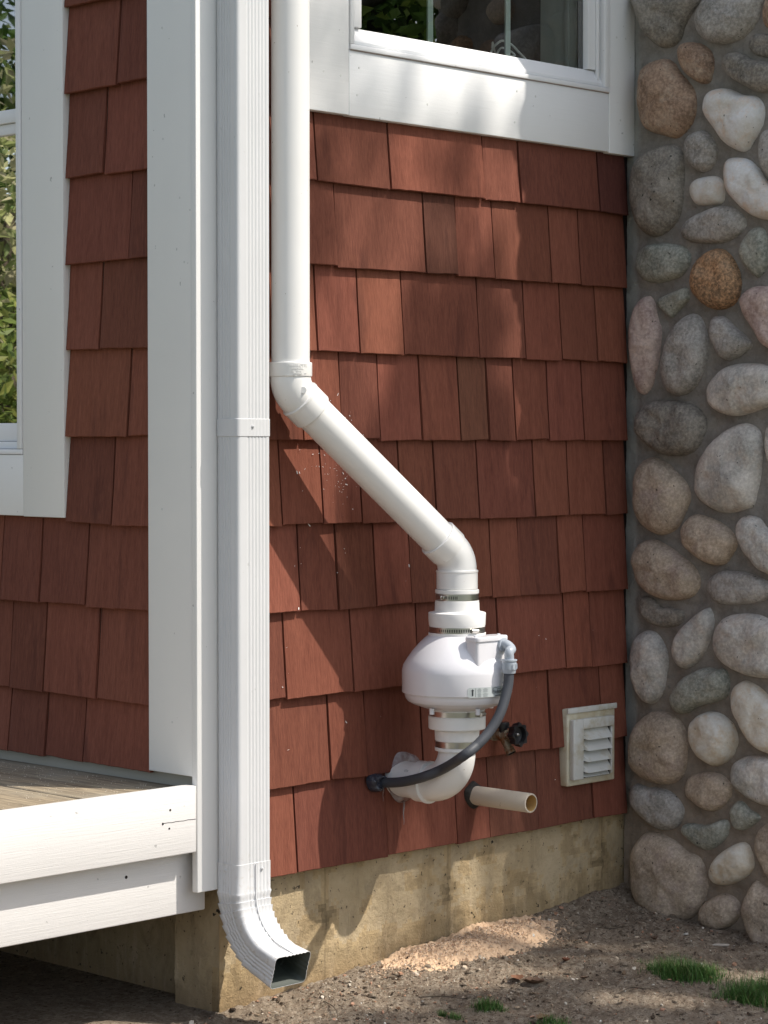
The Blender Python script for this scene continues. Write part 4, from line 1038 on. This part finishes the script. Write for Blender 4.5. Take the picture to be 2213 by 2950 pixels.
v, f = sweep(pts, [.0115, .0108, .0112, .0135, .0135, .0126, .0135, .0126, .0132], 28, (True, False)); sp = mk('spout', v, f, M_BRASS, hb, smooth=35)
v, f = sweep([s1, s0.lerp(s1, .9)], [.0105, .0105], 24, (False, True)); mk('spout_bore', v, f, M_DARK, hb, smooth=40)
cp_ = h0+dirw*.030+Vector((0, 0, .012)); v, f = lathe(cp_.x, cp_.y, [(cp_.z-.006, .011), (cp_.z+.006, .012), (cp_.z+.0065, .0165), (cp_.z+.020, .0165), (cp_.z+.0215, .015)], 24); mk('vacuum_breaker', v, f, M_BLK, hb, smooth=35)
hc = h0+dirw*.066
e1 = Vector((1, 0, 0)); e2 = dirw.cross(e1).normalized()
n = 96; v = []; f = []
def hr(a, base, amp): return base+amp*max(-.6, math.cos(8*a))
for dd, base, amp in ((0, .019, .000), (.004, .0262, .0030), (.022, .0290, .0036), (.0250, .0280, .0034), (.0246, .0215, .0), (.0120, .0190, 0), (.0100, .006, 0)):
    for k in range(n):
        a = 2*math.pi*k/n; r = hr(a, base, amp); v.append(hc+dirw*dd+(e1*math.cos(a)+e2*math.sin(a))*r)
for i in range(6):
    for k in range(n): f.append((i*n+k, i*n+(k+1) % n, (i+1)*n+(k+1) % n, (i+1)*n+k))
f.append(tuple(range(n))); f.append(tuple(6*n+k for k in range(n)))
hw_ = mk('handle', v, f, M_BLK, hb, smooth=35)
v, f = sweep([hc+dirw*.009, hc+dirw*.016, hc+dirw*.0185], [.0042, .0042, .002], 14); mk('handle_screw', v, f, M_STEEL, hw_, smooth=40)
# ------------------------------------------------------------------ dryer vent
vx0, vx1, vz0, vz1 = 1.2835, 1.4870, .4245, .6330
vn = thing('dryer_vent', ((vx0+vx1)/2, -.03, vz0), 'small yellowed white louvred wall vent on the red shingles beside the stones', 'vent')
vb = G().box(vx0, vx1, -.036, -.005, vz0, vz1).obj('back_box', M_VPLATE, vn, bevel=.004)
g = G().box(vx0-.002, vx1+.004, -.0405, -.0362, vz1-.012, vz1+.003); g.obj('top_rim', M_VENT, vn, bevel=.0015)
vv_ = lambda x, y, off=.04: A((1560+x/5.53)/1.33393, (1950+y/5.53)/1.33393, off)
g = G(); ix0, _ = vv_(480, 1000, .046); ix1, _ = vv_(1140, 1000, .046); _, it = vv_(600, 680, .046); _, ib = vv_(600, 1640, .046)
lx0, _ = vv_(655, 1000, .046)
g.box(ix0+.003, lx0, -.052, -.0364, ib, it); g.box(lx0+.0003, ix1, -.052, -.0364, it-.028, it); g.box(ix1-.006, ix1, -.046, -.0364, ib+.004, it-.0285)
g.obj('hood_frame', M_VENT, vn, bevel=.003)
mk('recess', [(lx0, -.0368, ib), (ix1, -.0368, ib), (ix1, -.0368, it-.03), (lx0, -.0368, it-.03)], [(0, 1, 2, 3)], M_DARK, vn)
ztop = it-.030; zbot = ib+.012
nl = 4; pitch = (ztop-zbot)/nl*.985
for k in range(nl+1):
    zt2 = ztop-k*pitch; zb2 = zt2-pitch*.92 if k < nl else zt2-pitch*.35
    fo = .020 if k < nl else .010
    xa, xb = lx0+.001, vv_(1138, 1200, .058)[0]
    v = [(xa, -.038, zt2), (xb, -.038, zt2), (xb, -.038-fo, zb2), (xa+.012, -.038-fo, zb2), (xa, -.040, zb2+.004),
         (xa, -.037, zt2-.002), (xb, -.037, zt2-.002), (xb, -.0362-fo, zb2), (xa+.012, -.0362-fo, zb2), (xa, -.038, zb2+.004)]
    f = [(0, 1, 2, 3), (0, 3, 4), (5, 8, 7, 6), (5, 9, 8), (0, 5, 6, 1), (1, 6, 7, 2), (2, 7, 8, 3), (3, 8, 9, 4), (4, 9, 5, 0)]
    mk('louver', v, f, M_VENT, vn)
for (sx2, sz2) in ((ix0+.012, it-.012), (ix0+.012, ib+.010)):
    v, f = lathe(sx2, sz2, [(-.0521, .0042), (-.0528, .0045), (-.0528, .0028), (-.0522, .0026)], 16, 'y'); mk('screw_boss', v, f, M_VENT, vn, smooth=40)
# ------------------------------------------------------------------ loose stuff on the ground
def chip(g, p, s, col, flat=.35):
    n = random.choice((4, 5, 6)); a0 = random.uniform(0, 6.28); base = []; nrm = Vector((random.gauss(0, .35), random.gauss(0, .35), 1)).normalized()
    e1 = nrm.orthogonal().normalized(); e2 = nrm.cross(e1); el = random.uniform(.35, 1)
    for k in range(n):
        a = a0+2*math.pi*k/n; r = s*random.uniform(.7, 1.1); base.append(p+e1*math.cos(a)*r+e2*math.sin(a)*r*el)
    top = [q.lerp(p, .25)+nrm*s*flat for q in base]
    g.add(base+top, [tuple(range(n, 2*n))]+[(k, (k+1) % n, n+(k+1) % n, n+k) for k in range(n)], col)
def gpoint(px, py):
    p = gnd(px, py); return p
def surf(x, y):
    z = gz(x, min(y, 0))
    return z+relief(x, y)
g = G(); pal = [(.34, .26, .18), (.50, .42, .32), (.16, .11, .07), (.07, .048, .034), (.42, .25, .17), (.62, .56, .47), (.09, .065, .045), (.38, .22, .14), (.05, .036, .027)]
for _ in range(14000):
    x = random.uniform(-.05, 1.55); y = -random.random()**1.2*1.05
    dens = .35+.65*math.exp(-((x-.55)**2/.12+(y+.22)**2/.05))
    if random.random() > dens: continue
    s = random.uniform(.0012, .0036)*(1 if random.random() < .93 else 2.8); c = random.choice(pal)
    if random.random() < .035: c = (.70, .67, .60)
    k_ = random.uniform(.7, 1.1); chip(g, Vector((x, y, surf(x, y)+s*.2)), s, tuple(q*k_ for q in c))
tag(g.obj('wood_chips', M_VC, toned=True), 'small wood chips and grit strewn over the bare soil along the foundation', 'debris', kind='stuff')
# sawdust heap
def in_saw(x, y):
    return (x-.90)**2/.075+(y+.055)**2/.0085 + .35*fbm(x*9, y*14, 5) < 1.0
def sawz(x, y):
    q = (x-.90)**2/.09+(y+.05)**2/.012+.22*fbm(x*9, y*14, 5); return surf(x, y)+.013*(1-q)+.004*fbm(x*30, y*30, 9)
v = []; f = []; nx_, ny2 = 130, 48
for i in range(nx_+1):
    for j in range(ny2+1):
        x = .52+.74*i/nx_; y = -.20+.205*j/ny2; v.append((x, y, sawz(x, y)))
for i in range(nx_):
    for j in range(ny2): f.append((i*(ny2+1)+j, (i+1)*(ny2+1)+j, (i+1)*(ny2+1)+j+1, i*(ny2+1)+j+1))
gs_ = G().add(v, f, (.62, .44, .29))
for _ in range(5200):
    x = random.gauss(.86, .20); y = -.02-abs(random.gauss(0, .055))
    q = (x-.88)**2/.13+(y+.05)**2/.022+.3*fbm(x*9, y*14, 5)
    if q > 1.1 or not .1 < x < 1.5: continue
    s = random.uniform(.0012, .0035); k_ = random.uniform(.75, 1.15); c = random.choice([(.60, .44, .30), (.66, .51, .37), (.52, .36, .24), (.70, .57, .44), (.45, .28, .19)])
    chip(gs_, Vector((x, y, max(surf(x, y), sawz(x, y))+s*.3)), s, tuple(a*k_ for a in c))
tag(gs_.obj('sawdust', M_VC, toned=True), 'heap of pale orange sawdust against the foot of the foundation', 'sawdust', kind='stuff')
g = G()
for _ in range(700):
    y = .01+random.random()*.9; x = -.04-random.random()**1.3*.5; k_ = random.uniform(.8, 1.1); chip(g, Vector((x, y, ZD+.0015)), random.uniform(.0008, .0018), (.72*k_, .66*k_, .55*k_))
tag(g.obj('sawdust_specks', M_VC, toned=True), 'pale specks of sawdust sprinkled on the deck boards along the wall', 'debris', kind='stuff')
# reddish brown chips below the pipe
# pvc shavings stuck to the shingles
g = G()
for _ in range(150):
    r_ = random.random()
    if r_ < .35: px, py = random.gauss(705, 30), random.gauss(985, 48)
    elif r_ < .6: px, py = random.gauss(745, 25), random.gauss(1035, 45)
    elif r_ < .75: px, py = random.gauss(725, 20), random.gauss(905, 26)
    elif r_ < .85: px, py = random.uniform(600, 900), random.uniform(1120, 1320)
    else: px, py = random.uniform(600, 1330), random.uniform(1350, 1800)
    x, z = A(px, py, .02)
    if x > 1.5: continue
    row = next((i for i in range(7, len(zc)-1) if zc[i+1] <= z < zc[i]), None)
    if row is None: continue
    off = .0215-.0155*(z-zc[row+1])/(zc[row]+.03-zc[row+1])+.0026
    p = Vector((x, -off, z)); s = random.uniform(.0006, .0014) if random.random() < .93 else .0024
    a = random.uniform(0, 6.28); l = s*random.uniform(1, 2.2); t_ = Vector((math.cos(a), -.2, math.sin(a))); u2 = Vector((-math.sin(a), 0, math.cos(a)))
    g.add([p-t_*l-u2*s*.5, p+t_*l-u2*s*.4, p+t_*l*.8+u2*s*.5+Vector((0, -.001, 0)), p-t_*l*.9+u2*s*.6], [(0, 1, 2, 3)], (.82, .80, .78))
tag(g.obj('plastic_shavings', M_VC, toned=True), 'fine white plastic shavings clinging to the red shingles under the slanted pipe', 'shavings', kind='stuff')
# grass tufts
def tuft(px, py, rx, ry, n, hgt, label):
    p0 = gpoint(px, py); g = G(); fw = Vector((fwd.x, fwd.y, 0)).normalized()
    clumps = [(random.uniform(-1, 1), random.uniform(-.9, .9), random.uniform(.12, .38), random.uniform(.5, 1.15)) for _ in range(max(3, n//110))]
    clumps = [c for c in clumps if c[0]**2+c[1]**2 < 1.1] or [(0, 0, .4, 1)]
    for _ in range(n):
        cx, cy, cr, ch = random.choice(clumps); q = random.gauss(0, cr); q2 = random.gauss(0, cr)
        b = p0+rgt*rx*(cx*.75+q)+fw*ry*(cy*.75+q2); b.z = surf(b.x, b.y)-.002
        h = hgt*ch*random.uniform(.35, 1.1)*max(.25, 1-.35*math.hypot(cx+q, cy+q2)); az = random.uniform(0, 6.28); lean = random.uniform(.2, 1.5); w_ = random.uniform(.0005, .0011)
        d = Vector((math.cos(az), math.sin(az), 0)); sd = Vector((-math.sin(az), math.cos(az), 0)); t = random.uniform(.55, 1.4); v = []
        col = (.065*t, .15*t, .030*t) if random.random() < .88 else (.20, .19, .08)
        for k in range(4):
            q = k/3; c = b+d*h*lean*.7*q*q+Vector((0, 0, h*q*(1-.3*lean*q*.8))); ww = w_*(1-q)+.0001; v += [c-sd*ww, c+sd*ww]
        g.add(v, [(0, 1, 3, 2), (2, 3, 5, 4), (4, 5, 7, 6)], col)
    o = g.obj('grass_tuft', M_GRASS, toned=True, loc=p0); tag(o, label, 'grass tuft', 'grass tufts in the bare soil'); return o
tuft(1478, 2112, .085, .062, 2600, .075, 'largest green grass tuft, in front of the lowest small boulder')
tuft(1640, 2160, .085, .095, 2800, .078, 'green grass tuft cut by the right edge of the photo')
tuft(1052, 2184, .042, .030, 700, .045, 'grass tuft at the bottom, right of the smaller isolated tuft')
tuft(972, 2196, .034, .022, 500, .034, 'small low grass tuft below the sawdust, leftmost of the tufts')
tuft(1185, 2216, .065, .020, 420, .040, 'sparse grass tuft on the bottom edge, between the brown leaves and the right corner')
tuft(1382, 2080, .014, .010, 50, .018, 'tiny sprig of grass in the middle of the bare soil')
# dead leaves
def dleaf(px, py, L, rz, col, label, curl=.5):
    p = gpoint(px, py); v = []; f = []; n = 9; col = tuple(col)
    for i in range(n+1):
        t = i/n; w_ = L*.33*math.sin(math.pi*min(1, t*.95+.03))**.7*(1+.22*math.sin(t*19))
        for j in range(-2, 3):
            x = L*(t-.5); y = w_*j/2; z = curl*abs(y)*.9+curl*.35*L*(t-.5)**2*4*.5+.004
            v.append((p.x+x*math.cos(rz)-y*math.sin(rz), p.y+x*math.sin(rz)+y*math.cos(rz), surf(p.x, p.y)+z))
    for i in range(n):
        for j in range(4): f.append((i*5+j, (i+1)*5+j, (i+1)*5+j+1, i*5+j+1))
    o = mk('dead_leaf', v, f, M_VC, loc=p, smooth=180, tone=[col]*len(f)); tag(o, label, 'leaf', 'dead leaves on the soil')
dleaf(1118, 2122, .050, .9, (.20, .10, .06), 'reddish brown curled dead leaf, left one of the pair below the sawdust')
dleaf(1152, 2130, .055, 2.0, (.17, .11, .075), 'dull brown curled dead leaf, right one of the pair below the sawdust', .8)
dleaf(1518, 2108, .036, .4, (.26, .22, .18), 'pale grey dead leaf lying in front of the largest grass tuft', .9)
dleaf(1172, 2208, .045, .2, (.20, .12, .075), 'brown dead leaf at the bottom edge beside the sparse grass tuft', .7)
dleaf(1222, 2082, .022, 1.9, (.24, .11, .07), 'tiny red brown leaf standing at the front edge of the sawdust', 1.2)
dleaf(1412, 2040, .030, 1.2, (.12, .08, .055), 'dark brown leaf on the soil in front of the biggest boulder', .9)
for k_, (px, py, L, rz, cl_q, lb) in enumerate(((1262, 2118, .020, 2.5, (.15, .10, .07), 'small brown leaf fragment between the sawdust and the largest grass tuft'), (1345, 2168, .022, .3, (.19, .14, .10), 'small tan leaf fragment in the open soil left of the right hand grass'),
        (860, 2186, .018, 1.1, (.17, .10, .06), 'small dark leaf fragment left of the isolated grass tufts'), (1300, 1990, .018, .8, (.10, .07, .05), 'dark curled leaf fragment near the foot of the foundation'))):
    dleaf(px, py, L, rz, cl_q, lb, .9)
# white stone sliver
p = gpoint(1562, 2038); v, f = sweep([p+rgt*(-.033)+Vector((0, 0, .004)), p+rgt*(-.02)+Vector((0, 0, .005)), p+rgt*.01+Vector((0, 0, .004)), p+rgt*.03], [.002, .007, .0065, .003], 9)
o = mk('stone_chip', [(a.x, a.y, (a.z-p.z)*.6+surf(p.x, p.y)+.002) for a in v], f, M('white_limestone', .8, (.42, .37, .31)).m, loc=p, smooth=40)
tag(o, 'long pale stone sliver lying flat in front of the small boulders', 'stone chip')
def twig(pts, r, label):
    q = [gpoint(a, b) for a, b in pts]; q = [Vector((p.x, p.y, surf(p.x, p.y)+.003+random.uniform(0, .008))) for p in q]
    o = tube('twig', catmull(q, 5), [r*(1-.5*i/(5*(len(q)-1))) for i in range(5*(len(q)-1)+1)], M_BARK, n=8, loc=q[0]); tag(o, label, 'twig')
twig([(1240, 2050), (1255, 2042), (1268, 2035), (1276, 2020)], .0022, 'dark twig lying right of the sawdust heap')
twig([(905, 2165), (955, 2160), (1010, 2166)], .0016, 'thin straight twig on the soil below the downspout outlet')
twig([(1330, 2150), (1362, 2142), (1392, 2150), (1420, 2144)], .0017, 'crooked twig left of the right hand grass tuft')
twig([(1290, 2005), (1318, 2012), (1350, 2006)], .0018, 'short dark twig near the biggest boulder')
twig([(700, 2172), (722, 2190), (730, 2210)], .0014, 'thin twig on the soil right under the downspout outlet')
# clods
g = G()
for _ in range(520):
    x = random.uniform(.1, 1.55); y = -random.random()**1.3*.95-.01; s = random.uniform(.003, .010)*(1.5 if random.random() < .1 else 1)
    n = 10; ctr = Vector((x, y, surf(x, y))); v = []; f = []
    for i in range(5):
        for k in range(n):
            a = 2*math.pi*k/n; ph = math.pi/2*i/4; rr = s*math.cos(ph)*(1+.4*mn.noise(Vector((x*50+math.cos(a)*2, y*50+math.sin(a)*2, i*.7)))); v.append(ctr+Vector((rr*math.cos(a), rr*math.sin(a), s*.55*math.sin(ph))))
    for i in range(4):
        for k in range(n): f.append((i*n+k, i*n+(k+1) % n, (i+1)*n+(k+1) % n, (i+1)*n+k))
    f.append([4*n+k for k in range(n)]); g.add(v, f)
tag(g.obj('soil_clods', M_SOIL, smooth=50), 'small crumbs and clods of dry earth scattered over the soil', 'soil', kind='stuff')
# ------------------------------------------------------------------ trees (shade the wall, and show in the panes)
def leaves(g, c, rad, n, size, pal, squash=1.0):
    for _ in range(n):
        d = Vector((random.gauss(0, 1), random.gauss(0, 1), random.gauss(0, 1))).normalized()*(random.random()**.45)*rad; d.z *= squash
        p = c+d; nrm = Vector((random.gauss(0, 1), random.gauss(0, 1), random.gauss(.6, 1))).normalized(); e1 = nrm.orthogonal().normalized()
        e1.rotate(Matrix.Rotation(random.uniform(0, 6.28), 3, nrm)); e2 = nrm.cross(e1); s = size*random.uniform(.6, 1.3); t = random.uniform(.7, 1.3); col = tuple(x*t for x in random.choice(pal))
        g.add([p-e1*s, p-e2*s*.45+nrm*s*.12, p+e1*s, p+e2*s*.45+nrm*s*.12], [(0, 1, 2, 3)], col)
GP = [(.06, .12, .02), (.10, .17, .03), (.045, .09, .018), (.14, .19, .04)]
def limb(g, a, b, r0, r1, bend=.1):
    m_ = a.lerp(b, .5)+Vector((random.uniform(-bend, bend), random.uniform(-bend, bend), random.uniform(0, bend)))
    pts = catmull([a, m_, b], 6); v, f = sweep(pts, [r0+(r1-r0)*i/12 for i in range(13)], 8); g.add(v, f)
# shade tree: clusters placed up the sun's path from the parts of the wall that lie in dapple
tr1 = thing('shade_tree', (5.2, -5.6, -.15), 'tall broadleaf tree out of view whose crown dapples the wall with shade', 'tree')
gl_ = G(); gb = G(); cents = []
def shade(px, py, dist, rad, n, size=.045):
    q = pl(px, py, 1, -.02); c = q+SUN*dist; cents.append(c); leaves(gl_, c, rad, n, size, GP)
for s in [(700, 330, .055, 40), (770, 150, .10, 40), (860, 220, .08, 26), (690, 470, .07, 90), (690, 530, .06, 60), (1005, 345, .065, 60), (985, 390, .04, 30), (800, 350, .07, 16), (930, 330, .05, 14),
          (905, 640, .05, 46), (985, 600, .06, 26), (1060, 580, .06, 30), (900, 780, .07, 70), (985, 720, .10, 110), (1050, 690, .07, 60), (950, 850, .11, 170), (1030, 860, .08, 90), (860, 850, .05, 30),
          (820, 480, .07, 18), (1080, 700, .05, 30), (1015, 500, .05, 18), (1120, 250, .06, 16), (1010, 250, .06, 16), (700, 60, .1, 40)]:
    shade(s[0], s[1], 8.6+random.uniform(-.4, .6), s[2], int(s[3]*1.0), .034)
for s in [(860, 960, .10, 330), (940, 1000, .12, 520), (1030, 980, .12, 500), (800, 1080, .09, 300), (900, 1110, .13, 650), (1010, 1120, .14, 700), (850, 1230, .13, 700), (960, 1260, .15, 900), (1070, 1250, .14, 700),
          (870, 1380, .12, 700), (970, 1400, .14, 800), (1070, 1400, .13, 650), (930, 1520, .12, 700), (1030, 1540, .13, 750), (900, 1620, .07, 260), (990, 1630, .08, 330), (1070, 1620, .08, 300), (800, 1180, .07, 200), (810, 1300, .06, 180)]:
    shade(s[0], s[1], 8.3+random.uniform(-.5, .5), s[2], int(s[3]*1.25), .045)
# the ground in front, and the rest of the crown round the dappling clusters
for px, py, rr_, n in ((780, 2200, .12, 33), (900, 2205, .12, 82), (985, 2165, .10, 110), (1100, 2155, .10, 154), (1215, 2135, .09, 154), (1330, 2115, .10, 154), (1450, 2130, .12, 165), (1580, 2150, .12, 165), (1050, 2212, .12, 143), (1180, 2205, .12, 165), (1300, 2190, .12, 165), (1420, 2200, .12, 165), (1560, 2212, .13, 165), (1650, 2190, .12, 137)):
    p = gnd(px, py)+SUN*9; cents.append(p); leaves(gl_, p, rr_, n, .035, GP)
cc = Vector((5.3, -6.2, 8.0))
for k in range(46):
    for _ in range(30):
        c = cc+Vector((random.gauss(0, 1.3), random.gauss(0, 1.1), random.uniform(-4.8, 2.6)))
        # keep clear of the sun's path to the house front, fan and deck
        t = (c.y-0)/SUN.y; hit = c-SUN*t
        if hit.x > 2.2 and c.y < -2: break
    else: continue
    leaves(gl_, c, random.uniform(.5, .9), 330, .06, GP); 
    if c.z > 3.5: limb(gb, Vector((5.25, -5.8, min(c.z-.8, 7))), c, .05, .015, .25)
gl_.obj('crown', M_LEAF, tr1, toned=True)
v, f = sweep(catmull([(5.2, -5.6, -.3), (5.25, -5.7, 2), (5.2, -5.85, 4.5), (5.3, -5.9, 7.5), (5.2, -6, 9.5)], 6), [.24-.2*i/24 for i in range(25)], 16); gb.add(v, f)
for c in cents[::4]: limb(gb, Vector((5.22, -5.9, 6.6)), c, .045, .008, .1) if c.z > 7.4 else None
gb.obj('trunk', M_BARK, tr1, smooth=60)
def tree(name, x, y, h, r, n, label, size=.06, pal=GP, grp='trees mirrored in the left window'):
    t = thing(name, (x, y, -.15), label, 'tree', grp); gc_ = G(); gt = G()
    v, f = sweep(catmull([(x, y, -.3), (x+.1, y+.05, h*.35), (x-.05, y, h*.8)], 6), [.13-.1*i/12 for i in range(13)], 12); gt.add(v, f)
    nc = max(8, int(n/420))
    for k in range(nc):
        c = Vector((x+random.gauss(0, r*.5), y+random.gauss(0, r*.5), random.uniform(.3, h))); leaves(gc_, c, random.uniform(.35, .6)*r, 420, size, pal)
        limb(gt, Vector((x, y, c.z*.6)), c, .03, .008, .1)
    gc_.obj('crown', M_LEAF, t, toned=True); gt.obj('trunk', M_BARK, t, smooth=60)
YG = [(.28, .32, .12), (.40, .40, .20), (.16, .21, .07), (.48, .45, .28)]
tree('broadleaf_tree', -4.6, 6.9, 3.3, 1.3, 15000, 'yellow green leafy tree left of the deck, nearest to the window', .05, YG)
tree('broadleaf_tree', -3.7, 5.7, 2.1, .8, 9000, 'low bushy tree left of the deck, in front of the yellow green one', .04, [(.14, .19, .04), (.24, .26, .07), (.09, .13, .03)])
tree('broadleaf_tree', -6.8, 9.6, 4.4, 1.9, 15000, 'darker green tree standing behind the yellow green one left of the deck', .07, GP)
tree('broadleaf_tree', 6.6, -5.9, 5.6, 1.5, 40000, 'leafy tree across the yard on the chimney side, mirrored in the upper right window', .06, [(.20, .36, .06), (.30, .45, .08), (.08, .15, .025), (.42, .52, .10)], None)
